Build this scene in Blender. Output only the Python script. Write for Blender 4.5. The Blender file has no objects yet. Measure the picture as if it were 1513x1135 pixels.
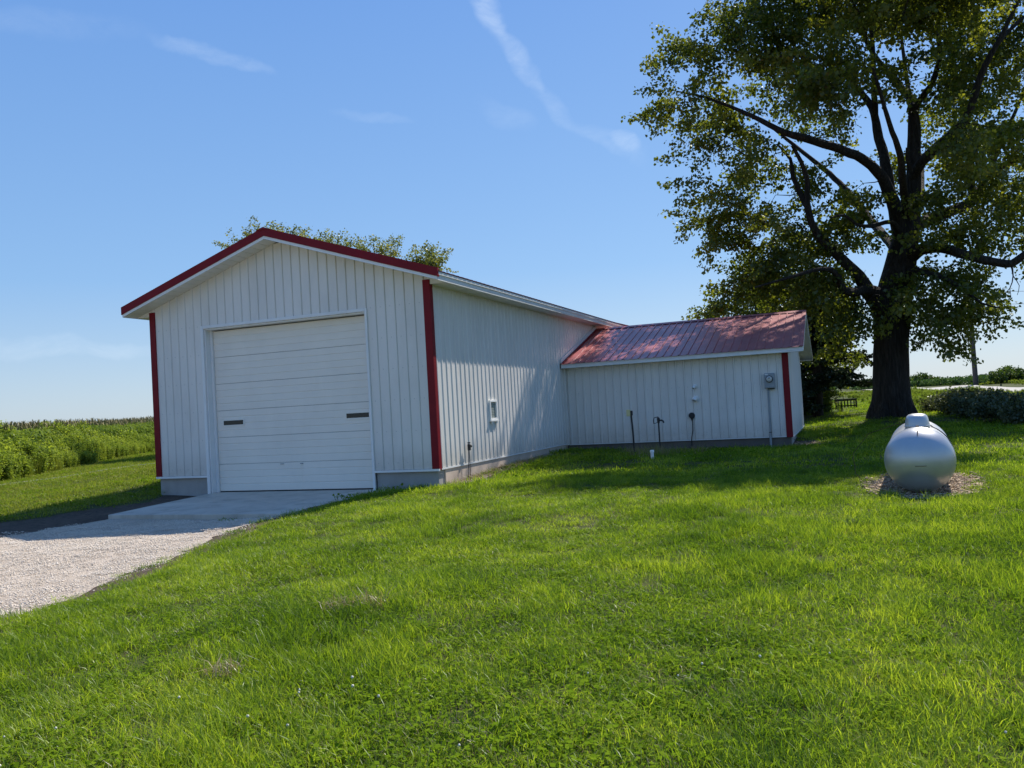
import bpy, bmesh, math, random
import numpy as np
from mathutils import Vector, Matrix
from mathutils.geometry import delaunay_2d_cdt

scene = bpy.context.scene
C = scene.collection
rng = np.random.default_rng(7)
random.seed(7)

# ------------------------------------------------------------------ camera
F_PX, PITCH, ROLL, EYE = 1236.65, 0.028, -0.0565, 1.556
cp, sp, cr, sr = math.cos(PITCH), math.sin(PITCH), math.cos(ROLL), math.sin(ROLL)
FWD = np.array([0, cp, sp]); UP0 = np.array([0, -sp, cp]); RT0 = np.array([1., 0, 0])
RT = cr*RT0 + sr*UP0
UP = -sr*RT0 + cr*UP0
CAMLOC = np.array([0, 0, EYE])
cam_data = bpy.data.cameras.new('camera'); cam = bpy.data.objects.new('camera', cam_data); C.objects.link(cam)
cam_data.sensor_width = 36.0; cam_data.lens = 36.0*F_PX/1513.0
cam_data.clip_start = 0.05; cam_data.clip_end = 5000
m = Matrix.Identity(4)
for i in range(3):
    m[i][0] = RT[i]; m[i][1] = UP[i]; m[i][2] = -FWD[i]; m[i][3] = CAMLOC[i]
cam.matrix_world = m
scene.camera = cam

# ------------------------------------------------------------------ building frame: u along the front, v to the rear
TH = -0.3733
U = np.array([math.cos(TH), math.sin(TH), 0]); V = np.array([-math.sin(TH), math.cos(TH), 0])
BO = np.array([-1.5722, 16.9389, 0.0])
def uvw(a, b, z=0.0): return BO + a*U + b*V + np.array([0, 0, z])

# ------------------------------------------------------------------ sun and sky
SUN = 0.262*U + 0.78*V + np.array([0, 0, 1.0]); SUN /= np.linalg.norm(SUN)
EL = math.asin(SUN[2]); AZ = math.atan2(SUN[0], SUN[1])
sun_data = bpy.data.lights.new('sun', 'SUN'); sun = bpy.data.objects.new('sun', sun_data); C.objects.link(sun)
sun_data.energy = 5.0; sun_data.angle = math.radians(0.53); sun_data.color = (1.0, 0.94, 0.85)
sun.rotation_euler = Vector(SUN).to_track_quat('Z', 'Y').to_euler()
sun.location = (20, 20, 40)

world = bpy.data.worlds.new('World'); scene.world = world; world.use_nodes = True
wn = world.node_tree.nodes; wl = world.node_tree.links
for n in list(wn): wn.remove(n)
w_out = wn.new('ShaderNodeOutputWorld'); w_bg = wn.new('ShaderNodeBackground')
w_sky = wn.new('ShaderNodeTexSky'); w_sky.sky_type = 'NISHITA'; w_sky.sun_disc = False
w_sky.sun_elevation = EL; w_sky.sun_rotation = AZ
w_sky.altitude = 200; w_sky.air_density = 1.0; w_sky.dust_density = 0.6; w_sky.ozone_density = 2.2
SKY_STRENGTH = 0.13
w_bg.inputs['Strength'].default_value = SKY_STRENGTH
wl.new(w_bg.outputs[0], w_out.inputs[0])
scene.view_settings.view_transform = 'Standard'; scene.view_settings.look = 'None'
scene.view_settings.exposure = 0.55; scene.view_settings.gamma = 1.0; scene.view_settings.use_curve_mapping = False

def raydir(px, py):
    d = FWD*F_PX + RT*(px-756.5) - UP*(py-567.5)
    return d/np.linalg.norm(d)
def pix(px, py, depth):
    """world point seen at photo pixel (px,py) at the given distance along the view axis"""
    return CAMLOC + (FWD*F_PX + RT*(px-756.5) - UP*(py-567.5))*(depth/F_PX)

def sky_wisps(specs):
    """thin cirrus: elongated soft streaks broken up by noise, laid on the sky by direction"""
    tc = wn.new('ShaderNodeTexCoord')
    nz = wn.new('ShaderNodeTexNoise'); nz.inputs['Scale'].default_value = 9; nz.inputs['Detail'].default_value = 6
    wl.new(tc.outputs['Generated'], nz.inputs['Vector'])
    sub = wn.new('ShaderNodeVectorMath'); sub.operation = 'SUBTRACT'; sub.inputs[1].default_value = (.5, .5, .5)
    wl.new(nz.outputs['Color'], sub.inputs[0])
    mad = wn.new('ShaderNodeVectorMath'); mad.operation = 'MULTIPLY_ADD'; mad.inputs[1].default_value = (.075, .075, .075)
    wl.new(sub.outputs[0], mad.inputs[0]); wl.new(tc.outputs['Generated'], mad.inputs[2])
    total = None
    for (p0, p1, wid, amt) in specs:
        a = raydir(*p0); b = raydir(*p1); c = (a+b)/2; c /= np.linalg.norm(c)
        t = b-a; la = np.linalg.norm(t)/2; t /= np.linalg.norm(t); nn = np.cross(c, t); nn /= np.linalg.norm(nn)
        rel = wn.new('ShaderNodeVectorMath'); rel.operation = 'SUBTRACT'; rel.inputs[1].default_value = tuple(c)
        wl.new(mad.outputs[0], rel.inputs[0])
        sq = []
        for ax, L_ in ((t, la), (nn, wid)):
            d = wn.new('ShaderNodeVectorMath'); d.operation = 'DOT_PRODUCT'; d.inputs[1].default_value = tuple(ax/L_)
            wl.new(rel.outputs[0], d.inputs[0])
            p = wn.new('ShaderNodeMath'); p.operation = 'MULTIPLY'
            wl.new(d.outputs['Value'], p.inputs[0]); wl.new(d.outputs['Value'], p.inputs[1]); sq.append(p)
        s = wn.new('ShaderNodeMath'); s.operation = 'ADD'; wl.new(sq[0].outputs[0], s.inputs[0]); wl.new(sq[1].outputs[0], s.inputs[1])
        mr = wn.new('ShaderNodeMapRange'); mr.interpolation_type = 'SMOOTHSTEP'
        mr.inputs['From Min'].default_value = 0; mr.inputs['From Max'].default_value = 1.3
        mr.inputs['To Min'].default_value = amt; mr.inputs['To Max'].default_value = 0
        wl.new(s.outputs[0], mr.inputs['Value'])
        if total is None: total = mr.outputs[0]
        else:
            ad = wn.new('ShaderNodeMath'); ad.operation = 'ADD'; wl.new(total, ad.inputs[0]); wl.new(mr.outputs[0], ad.inputs[1]); total = ad.outputs[0]
    n2 = wn.new('ShaderNodeTexNoise'); n2.inputs['Scale'].default_value = 34; n2.inputs['Detail'].default_value = 9; n2.inputs['Roughness'].default_value = .68
    mp = wn.new('ShaderNodeMapping'); mp.inputs['Scale'].default_value = (.55, 1, 1.8); mp.inputs['Rotation'].default_value = (0, .6, 0)
    wl.new(mad.outputs[0], mp.inputs['Vector']); wl.new(mp.outputs[0], n2.inputs['Vector'])
    m2 = wn.new('ShaderNodeMapRange'); m2.inputs['From Min'].default_value = .22; m2.inputs['From Max'].default_value = .85
    wl.new(n2.outputs['Fac'], m2.inputs['Value'])
    mm = wn.new('ShaderNodeMath'); mm.operation = 'MULTIPLY'; wl.new(total, mm.inputs[0]); wl.new(m2.outputs[0], mm.inputs[1])
    mix = wn.new('ShaderNodeMixRGB'); mix.inputs['Color2'].default_value = (5.2, 5.8, 6.4, 1)
    wl.new(mm.outputs[0], mix.inputs['Fac'])
    hs = wn.new('ShaderNodeHueSaturation'); hs.inputs['Saturation'].default_value = SKY_SAT; hs.inputs['Value'].default_value = 1.0
    bl = wn.new('ShaderNodeMixRGB'); bl.inputs['Fac'].default_value = SKY_BLUE
    sx = wn.new('ShaderNodeSeparateXYZ'); wl.new(tc.outputs['Generated'], sx.inputs[0])
    gr = wn.new('ShaderNodeValToRGB'); el = gr.color_ramp.elements
    el[0].position = 0.0; el[0].color = (.52, .66, .81, 1); el[1].position = .60; el[1].color = (.095, .30, .84, 1)
    e = el.new(.16); e.color = (.255, .50, .88, 1)
    wl.new(sx.outputs['Z'], gr.inputs['Fac'])
    sc_ = wn.new('ShaderNodeVectorMath'); sc_.operation = 'SCALE'; sc_.inputs['Scale'].default_value = 4.7; wl.new(gr.outputs[0], sc_.inputs[0])
    wl.new(sc_.outputs[0], bl.inputs['Color2'])
    wl.new(w_sky.outputs[0], bl.inputs['Color1']); wl.new(bl.outputs[0], hs.inputs['Color'])
    wl.new(hs.outputs[0], mix.inputs['Color1']); wl.new(mix.outputs[0], w_bg.inputs['Color'])
SKY_SAT = 1.0; SKY_BLUE = 0.80
sky_wisps([((700, -60), (735, 50), .015, .42), ((728, 35), (795, 125), .010, .28), ((780, 115), (865, 185), .012, .13), ((845, 172), (960, 240), .012, .13),
           ((912, 200), (950, 230), .009, .22), ((230, 55), (400, 112), .009, .20), ((-80, 508), (250, 522), .012, .20), ((700, 150), (800, 185), .016, .10),
           ((490, 152), (600, 178), .007, .10), ((-200, 15), (240, 50), .014, .08)])

# ------------------------------------------------------------------ materials
def nodes_of(name):
    mt = bpy.data.materials.new(name); mt.use_nodes = True
    nt = mt.node_tree
    for n in list(nt.nodes): nt.nodes.remove(n)
    return mt, nt.nodes, nt.links
def ramp(nd, ln, fac, stops):
    r = nd.new('ShaderNodeValToRGB')
    el = r.color_ramp.elements
    while len(el) < len(stops): el.new(.5)
    for e, (p, c) in zip(el, stops): e.position = p; e.color = (*c, 1)
    ln.new(fac, r.inputs['Fac']); return r.outputs['Color']
def noise(nd, ln, vec, scale, detail=4, rough=.55):
    n = nd.new('ShaderNodeTexNoise'); n.inputs['Scale'].default_value = scale
    n.inputs['Detail'].default_value = detail; n.inputs['Roughness'].default_value = rough
    ln.new(vec, n.inputs['Vector']); return n.outputs['Fac']
def mapped(nd, ln, vec, scale):
    mp = nd.new('ShaderNodeMapping'); mp.inputs['Scale'].default_value = scale
    ln.new(vec, mp.inputs['Vector']); return mp.outputs[0]
def mix(nd, ln, fac, a, b, mode='MIX'):
    x = nd.new('ShaderNodeMixRGB'); x.blend_type = mode
    for s, v in (('Fac', fac), ('Color1', a), ('Color2', b)):
        if hasattr(v, 'is_output'): ln.new(v, x.inputs[s])
        else: x.inputs[s].default_value = v if s == 'Fac' else (*v, 1)
    return x.outputs[0]
def bumped(nd, ln, h, strength, dist, bsdf):
    b = nd.new('ShaderNodeBump'); b.inputs['Strength'].default_value = strength; b.inputs['Distance'].default_value = dist
    ln.new(h, b.inputs['Height']); ln.new(b.outputs[0], bsdf.inputs['Normal'])

def mat_surface(name, col, rough=.5, splash=None, metal=0., var=.12, scale=3., stretch=(1, 1, 1), bump=0., bdist=.01, bscale=30, spec=.5, dirt=None, dirt_amt=0., dirt_scale=1.5):
    mt, nd, ln = nodes_of(name)
    o = nd.new('ShaderNodeOutputMaterial'); p = nd.new('ShaderNodeBsdfPrincipled'); ln.new(p.outputs[0], o.inputs[0])
    g = nd.new('ShaderNodeNewGeometry'); pos = g.outputs['Position']
    f = noise(nd, ln, mapped(nd, ln, pos, stretch), scale, 5)
    c = np.array(col)
    out = ramp(nd, ln, f, [(.25, tuple(c*(1-var))), (.75, tuple(np.minimum(c*(1+var), .95)))])
    if dirt is not None:
        f2 = noise(nd, ln, mapped(nd, ln, pos, (1, 1, .35)), dirt_scale, 6, .65)
        mr = nd.new('ShaderNodeMapRange'); mr.inputs['From Min'].default_value = .48; mr.inputs['From Max'].default_value = .75
        mr.inputs['To Max'].default_value = dirt_amt; ln.new(f2, mr.inputs['Value'])
        out = mix(nd, ln, mr.outputs[0], out, dirt)
    if splash is not None:   # soil splashed up the foot of the wall by rain
        sx = nd.new('ShaderNodeSeparateXYZ'); ln.new(pos, sx.inputs[0])
        hm = nd.new('ShaderNodeMapRange'); hm.inputs['From Min'].default_value = .36; hm.inputs['From Max'].default_value = .95
        hm.inputs['To Min'].default_value = .75; hm.inputs['To Max'].default_value = 0; ln.new(sx.outputs['Z'], hm.inputs['Value'])
        sn = nd.new('ShaderNodeMath'); sn.operation = 'MULTIPLY'; ln.new(hm.outputs[0], sn.inputs[0]); ln.new(noise(nd, ln, pos, 7, 6, .7), sn.inputs[1])
        out = mix(nd, ln, sn.outputs[0], out, splash)
    ln.new(out, p.inputs['Base Color'])
    f3 = noise(nd, ln, pos, scale*2.3, 4)
    mr = nd.new('ShaderNodeMapRange'); mr.inputs['To Min'].default_value = max(0, rough-.08); mr.inputs['To Max'].default_value = min(1, rough+.08)
    ln.new(f3, mr.inputs['Value']); ln.new(mr.outputs[0], p.inputs['Roughness'])
    p.inputs['Metallic'].default_value = metal; p.inputs['Specular IOR Level'].default_value = spec
    if bump: bumped(nd, ln, noise(nd, ln, pos, bscale, 5), bump, bdist, p)
    return mt

def mat_leaf(name, dark, mid, light, trans=.45, nscale=.6, tcol=1.6, gloss=.06, namp=1.15):
    """thin leaf: diffuse + translucent + a little gloss; colour from the per-leaf value and a slow noise"""
    mt, nd, ln = nodes_of(name)
    o = nd.new('ShaderNodeOutputMaterial')
    g = nd.new('ShaderNodeNewGeometry')
    at = nd.new('ShaderNodeAttribute'); at.attribute_name = 'rnd'
    oi = nd.new('ShaderNodeObjectInfo')
    f = noise(nd, ln, g.outputs['Position'], nscale, 4, .6)
    a1 = nd.new('ShaderNodeMath'); a1.operation = 'MULTIPLY_ADD'; a1.inputs[1].default_value = .55
    ln.new(at.outputs['Fac'], a1.inputs[0]); 
    a0 = nd.new('ShaderNodeMath'); a0.operation = 'MULTIPLY_ADD'; a0.inputs[1].default_value = namp; a0.inputs[2].default_value = .225-namp/2
    ln.new(f, a0.inputs[0]); ln.new(a0.outputs[0], a1.inputs[2])
    col = ramp(nd, ln, a1.outputs[0], [(.12, dark), (.5, mid), (.92, light)])
    df = nd.new('ShaderNodeBsdfDiffuse'); tr = nd.new('ShaderNodeBsdfTranslucent'); gl = nd.new('ShaderNodeBsdfGlossy')
    gl.inputs['Roughness'].default_value = .38
    gl.inputs['Color'].default_value = (.8, .85, .8, 1)
    ln.new(col, df.inputs['Color'])
    tc = mix(nd, ln, 1.0, col, (tcol, tcol*1.0, tcol*.45), 'MULTIPLY')
    ln.new(tc, tr.inputs['Color'])
    m1 = nd.new('ShaderNodeMixShader'); m1.inputs[0].default_value = trans
    ln.new(df.outputs[0], m1.inputs[1]); ln.new(tr.outputs[0], m1.inputs[2])
    m2 = nd.new('ShaderNodeMixShader'); m2.inputs[0].default_value = gloss*.5
    ln.new(m1.outputs[0], m2.inputs[1]); ln.new(gl.outputs[0], m2.inputs[2])
    ln.new(m2.outputs[0], o.inputs[0])
    return mt

M = {}
M['white'] = mat_surface('white_steel', (.715, .69, .64), .42, var=.05, scale=1.2, stretch=(1, 1, .15), dirt=(.50, .485, .44), dirt_amt=.35, bump=.10, bdist=.006, bscale=3.5, splash=(.36, .30, .23))
M['door'] = mat_surface('door_white', (.785, .735, .645), .45, var=.035, scale=1.5, dirt=(.60, .56, .49), dirt_amt=.22, bump=.03, bdist=.003, bscale=60)
M['trim'] = mat_surface('trim_white', (.74, .745, .73), .4, var=.05, scale=3, dirt=(.5, .48, .44), dirt_amt=.2)
M['soffit'] = mat_surface('soffit_white', (.76, .74, .69), .55, var=.05, scale=3, dirt=(.5, .47, .4), dirt_amt=.25)
M['red'] = mat_surface('red_trim', (.185, .006, .012), .55, var=.12, scale=2.5, dirt=(.19, .02, .024), dirt_amt=.3, spec=.2)
M['roof'] = mat_surface('faded_red_roof', (.35, .092, .088), .36, var=.14, scale=1.6, stretch=(1, 1, .5), dirt=(.30, .13, .12), dirt_amt=.45, spec=.55)
M['concrete'] = mat_surface('concrete', (.33, .32, .30), .85, var=.14, scale=2.2, bump=.25, bdist=.006, bscale=45, dirt=(.2, .18, .15), dirt_amt=.45)
M['shade_stain'] = mat_surface('shaded_stained_concrete', (.13, .115, .10), .9, var=.25, scale=2.2, bump=.25, bdist=.006, bscale=45)  # darker concrete for the wing's foot: shade and dark stain put into the colour
M['sidefound'] = mat_surface('tan_concrete', (.52, .42, .33), .9, var=.18, scale=2.5, bump=.25, bdist=.006, bscale=45, dirt=(.25, .2, .16), dirt_amt=.5)
M['apron'] = mat_surface('apron_concrete', (.50, .445, .365), .85, var=.14, scale=1.3, bump=.2, bdist=.004, bscale=60, dirt=(.25, .22, .18), dirt_amt=.75, dirt_scale=2.2)
M['black'] = mat_surface('black_rubber', (.015, .015, .016), .6, var=.2)
M['darkmetal'] = mat_surface('dark_iron', (.022, .02, .02), .55, var=.3, scale=20)
M['rust'] = mat_surface('rusty_iron', (.06, .028, .016), .8, var=.4, scale=30)
M['grey_box'] = mat_surface('grey_enamel', (.27, .30, .315), .42, var=.06, scale=6)
M['tank'] = mat_surface('tank_silver', (.47, .475, .475), .36, metal=.6, var=.06, scale=2.0, stretch=(1, 1, .6), dirt=(.40, .39, .36), dirt_amt=.35, bump=.03, bdist=.006, bscale=5)
M['pvc'] = mat_surface('white_pvc', (.78, .78, .75), .4, var=.04)
M['ivory'] = mat_surface('ivory_plastic', (.66, .60, .30), .45, var=.06)
M['wood'] = mat_surface('weathered_wood', (.062, .054, .047), .85, var=.3, scale=8, stretch=(6, 6, .4), bump=.3, bdist=.01, bscale=25)
M['benchwood'] = mat_surface('dark_wood', (.035, .028, .022), .85, var=.4, scale=10)
M['wire'] = mat_surface('wire_grey', (.09, .09, .095), .5, var=.1)
M['inner'] = mat_surface('inner_wall', (.22, .22, .21), .8, var=.1)
def mat_glass(name, col, rough=.06):
    mt, nd, ln = nodes_of(name)
    o = nd.new('ShaderNodeOutputMaterial'); p = nd.new('ShaderNodeBsdfPrincipled'); ln.new(p.outputs[0], o.inputs[0])
    p.inputs['Base Color'].default_value = (*col, 1); p.inputs['Roughness'].default_value = rough; p.inputs['Specular IOR Level'].default_value = .6
    g = nd.new('ShaderNodeNewGeometry'); bumped(nd, ln, noise(nd, ln, g.outputs['Position'], 4, 2), .02, .01, p)
    return mt
M['glass_dark'] = mat_glass('dark_pane', (.008, .009, .011), .25)
M['glass_blind'] = mat_glass('curtained_pane', (.17, .21, .18), .18)
M['dial'] = mat_glass('meter_glass', (.5, .5, .46), .1)
M['blind'] = mat_surface('blind_slats', (.30, .33, .29), .5, var=.12, scale=9)

def mat_bark():
    mt, nd, ln = nodes_of('bark')
    o = nd.new('ShaderNodeOutputMaterial'); p = nd.new('ShaderNodeBsdfPrincipled'); ln.new(p.outputs[0], o.inputs[0])
    g = nd.new('ShaderNodeNewGeometry')
    v = mapped(nd, ln, g.outputs['Position'], (9, 9, .9))
    f = noise(nd, ln, v, 1.6, 7, .65)
    col = ramp(nd, ln, f, [(.3, (.010, .008, .006)), (.52, (.034, .028, .022)), (.75, (.072, .062, .052))])
    ln.new(col, p.inputs['Base Color']); p.inputs['Roughness'].default_value = .9; p.inputs['Specular IOR Level'].default_value = .25
    bumped(nd, ln, f, 1.0, .16, p)
    return mt
M['bark'] = mat_bark()
M['maple'] = mat_leaf('maple_leaves', (.034, .050, .011), (.094, .116, .017), (.225, .225, .034), .50, .55)
M['under'] = mat_leaf('broadleaf', (.022, .045, .010), (.05, .085, .016), (.10, .135, .024), .38, .6)
M['pine'] = mat_leaf('pine_needles', (.010, .020, .010), (.018, .034, .016), (.035, .055, .024), .12, .8, 1.2)
M['poplar'] = mat_leaf('poplar_leaves', (.07, .09, .024), (.14, .155, .045), (.25, .235, .09), .45, .5)
M['corn'] = mat_leaf('corn_leaves', (.048, .09, .016), (.10, .16, .028), (.19, .24, .05), .42, .25, 1.5, .03)
M['tassel'] = mat_surface('corn_tassel', (.22, .185, .075), .8, var=.25)
M['weed'] = mat_leaf('weed_leaves', (.08, .125, .022), (.19, .25, .04), (.34, .38, .07), .42, .4, 1.5, .015)
M['shrub'] = mat_leaf('shrub_leaves', (.034, .046, .022), (.072, .088, .044), (.15, .165, .095), .25, 1.2)
M['bean'] = mat_leaf('bean_leaves', (.030, .062, .020), (.052, .10, .03), (.09, .14, .05), .3, .2, 1.4, .03)
M['grass'] = mat_leaf('grass_blades', (.056, .110, .011), (.155, .242, .016), (.335, .40, .044), .52, .75, 1.5, .035, 1.9)
M['grassleft'] = mat_leaf('dry_grass_blades', (.11, .15, .020), (.19, .23, .035), (.30, .30, .07), .4, .45, 1.4, .02)
M['clover'] = mat_leaf('clover_leaves', (.085, .150, .008), (.14, .225, .011), (.20, .28, .02), .4, .9, 1.3, 0.0)
M['straw'] = mat_leaf('dried_grass', (.16, .125, .07), (.27, .215, .125), (.40, .33, .21), .3, 3, 1.1)
M['petal'] = mat_surface('white_petals', (.60, .57, .48), .8, var=.1, scale=40)

def mat_ground(name, cols, scales, bump=.5, bdist=.03, bscale=25):
    mt, nd, ln = nodes_of(name)
    o = nd.new('ShaderNodeOutputMaterial'); p = nd.new('ShaderNodeBsdfPrincipled'); ln.new(p.outputs[0], o.inputs[0])
    g = nd.new('ShaderNodeNewGeometry'); pos = g.outputs['Position']
    a = ramp(nd, ln, noise(nd, ln, pos, scales[0], 5, .6), [(.3, cols[0]), (.7, cols[1])])
    f2 = noise(nd, ln, pos, scales[1], 6, .7)
    mr = nd.new('ShaderNodeMapRange'); mr.inputs['From Min'].default_value = .4; mr.inputs['From Max'].default_value = .65
    ln.new(f2, mr.inputs['Value'])
    c = mix(nd, ln, mr.outputs[0], a, cols[2])
    ln.new(c, p.inputs['Base Color']); p.inputs['Roughness'].default_value = .95; p.inputs['Specular IOR Level'].default_value = .15
    bumped(nd, ln, noise(nd, ln, pos, bscale, 6, .7), bump, bdist, p)
    return mt
M['ground'] = mat_ground('turf_ground', ((.034, .052, .010), (.058, .082, .014), (.075, .068, .030)), (.5, 14), .8, .03, 30)
M['soil'] = mat_ground('bare_soil', ((.085, .062, .045), (.13, .098, .072), (.058, .042, .032)), (2.0, 9), .9, .04, 18)
M['sidesoil'] = mat_ground('dry_soil', ((.24, .19, .145), (.33, .27, .205), (.16, .125, .09)), (2.0, 9), .9, .03, 20)
M['gravel'] = mat_ground('crushed_stone', ((.46, .385, .30), (.62, .53, .43), (.38, .305, .235)), (.9, 30), .9, .03, 60)
M['stone'] = mat_surface('limestone_chips', (.68, .595, .49), .9, var=.16, scale=14, dirt=(.47, .385, .30), dirt_amt=.7, dirt_scale=.9)
M['chips'] = mat_surface('wood_chips', (.40, .295, .195), .9, var=.45, scale=14)
M['road'] = mat_ground('gravel_road', ((.42, .40, .36), (.50, .475, .43), (.36, .33, .29)), (.3, 3), .3, .02, 12)

# ------------------------------------------------------------------ object helpers
def link(name, me, mt=None, parent=None):
    o = bpy.data.objects.new(name, me); C.objects.link(o)
    if mt is not None and me is not None and len(me.materials) == 0:
        for x in (mt if isinstance(mt, (list, tuple)) else [mt]): me.materials.append(x)
    if parent is not None: o.parent = parent
    return o
def tag(o, label=None, cat=None, group=None, kind=None):
    if label: o['label'] = label
    if cat: o['category'] = cat
    if group: o['group'] = group
    if kind: o['kind'] = kind
    return o
def thing(name, label, cat, loc=(0, 0, 0), rz=0, group=None):
    o = bpy.data.objects.new(name, None); C.objects.link(o); o.empty_display_size = .2
    o.location = loc; o.rotation_euler = (0, 0, rz)
    return tag(o, label, cat, group)

class MB:
    def __init__(s): s.v = []; s.f = []; s.mi = []
    def add(s, vs, fs, mi=0):
        k = len(s.v); s.v += [tuple(map(float, p)) for p in vs]; s.f += [tuple(k+i for i in f) for f in fs]; s.mi += [mi]*len(fs); return s
    def box(s, a, b, mi=0):
        (x0, y0, z0), (x1, y1, z1) = a, b
        return s.add([(x0, y0, z0), (x1, y0, z0), (x1, y1, z0), (x0, y1, z0), (x0, y0, z1), (x1, y0, z1), (x1, y1, z1), (x0, y1, z1)],
                     [(0, 3, 2, 1), (4, 5, 6, 7), (0, 1, 5, 4), (1, 2, 6, 5), (2, 3, 7, 6), (3, 0, 4, 7)], mi)
    def prism(s, poly, off, mi=0):
        """poly: list of 3D points of one cap, off: vector to the other cap"""
        n = len(poly); p = [np.array(q, float) for q in poly]; o = np.array(off, float)
        return s.add(p+[q+o for q in p], [tuple(range(n))[::-1], tuple(range(n, 2*n))]+[(i, (i+1) % n, n+(i+1) % n, n+i) for i in range(n)], mi)
    def tube(s, pts, rad, n=10, cap=True, mi=0, wob=0.):
        pts = [np.array(p, float) for p in pts]
        rad = list(rad) if hasattr(rad, '__len__') else [rad]*len(pts)
        k = len(s.v); ref = None; rings = []
        for i, p in enumerate(pts):
            t = pts[min(i+1, len(pts)-1)]-pts[max(i-1, 0)]; t = t/(np.linalg.norm(t)+1e-9)
            if ref is None:
                a = np.array([0, 0, 1.]) if abs(t[2]) < .9 else np.array([1., 0, 0]); ref = np.cross(t, a)
            ref = ref-t*(ref@t); ref /= np.linalg.norm(ref)+1e-9; b = np.cross(t, ref)
            for j in range(n):
                an = 2*math.pi*j/n; r = rad[i]*(1+wob*(random.random()-.5))
                s.v.append(tuple(p+r*(math.cos(an)*ref+math.sin(an)*b)))
        for i in range(len(pts)-1):
            for j in range(n):
                a = k+i*n+j; b2 = k+i*n+(j+1) % n
                s.f.append((a, b2, b2+n, a+n)); s.mi.append(mi)
        if cap:
            s.f.append(tuple(k+j for j in range(n))[::-1]); s.mi.append(mi)
            e = k+(len(pts)-1)*n; s.f.append(tuple(e+j for j in range(n))); s.mi.append(mi)
        return s
    def lathe(s, prof, n=24, axis='z', mi=0, center=(0, 0, 0)):
        """prof: (r, h) pairs turned about an axis"""
        k = len(s.v)
        for r, h in prof:
            for j in range(n):
                a = 2*math.pi*j/n; x, y = r*math.cos(a), r*math.sin(a)
                p = (x, y, h) if axis == 'z' else ((x, h, y) if axis == 'y' else (h, x, y))
                s.v.append(tuple(np.array(p)+np.array(center)))
        for i in range(len(prof)-1):
            for j in range(n):
                a = k+i*n+j; b = k+i*n+(j+1) % n; s.f.append((a, b, b+n, a+n)); s.mi.append(mi)
        s.f.append(tuple(k+j for j in range(n))[::-1]); s.mi.append(mi)
        e = k+(len(prof)-1)*n; s.f.append(tuple(e+j for j in range(n))); s.mi.append(mi)
        return s
    def mesh(s, name, smooth=False, bevel=0, fix=True):
        me = bpy.data.meshes.new(name); me.from_pydata(s.v, [], s.f)
        me.polygons.foreach_set('material_index', s.mi)
        if fix or bevel:
            bm = bmesh.new(); bm.from_mesh(me)
            if bevel: bmesh.ops.bevel(bm, geom=list(bm.edges), offset=bevel, segments=1, affect='EDGES', clamp_overlap=True)
            bmesh.ops.recalc_face_normals(bm, faces=bm.faces); bm.to_mesh(me); bm.free()
        if smooth:
            me.polygons.foreach_set('use_smooth', [True]*len(me.polygons))
            if hasattr(me, 'set_sharp_from_angle'): me.set_sharp_from_angle(angle=math.radians(40))
        me.update(); return me
    def build(s, name, mt, parent=None, smooth=False, bevel=0, fix=True):
        return link(name, s.mesh(name, smooth, bevel, fix), mt, parent)

def np_mesh(name, verts, faces4, rnd=None, smooth=False, loose=None):
    """verts (N,3), faces4 (F,4) or (F,3) arrays, rnd per-vertex"""
    me = bpy.data.meshes.new(name)
    verts = np.asarray(verts, np.float32); faces4 = np.asarray(faces4, np.int32)
    k = faces4.shape[1]
    me.vertices.add(len(verts)); me.vertices.foreach_set('co', verts.ravel())
    me.loops.add(faces4.size); me.loops.foreach_set('vertex_index', faces4.ravel())
    me.polygons.add(len(faces4)); me.polygons.foreach_set('loop_start', np.arange(0, faces4.size, k, dtype=np.int32))
    if smooth: me.polygons.foreach_set('use_smooth', np.ones(len(faces4), bool))
    if rnd is not None:
        a = me.attributes.new('rnd', 'FLOAT', 'POINT'); a.data.foreach_set('value', np.asarray(rnd, np.float32))
    me.update(calc_edges=True); return me

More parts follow.
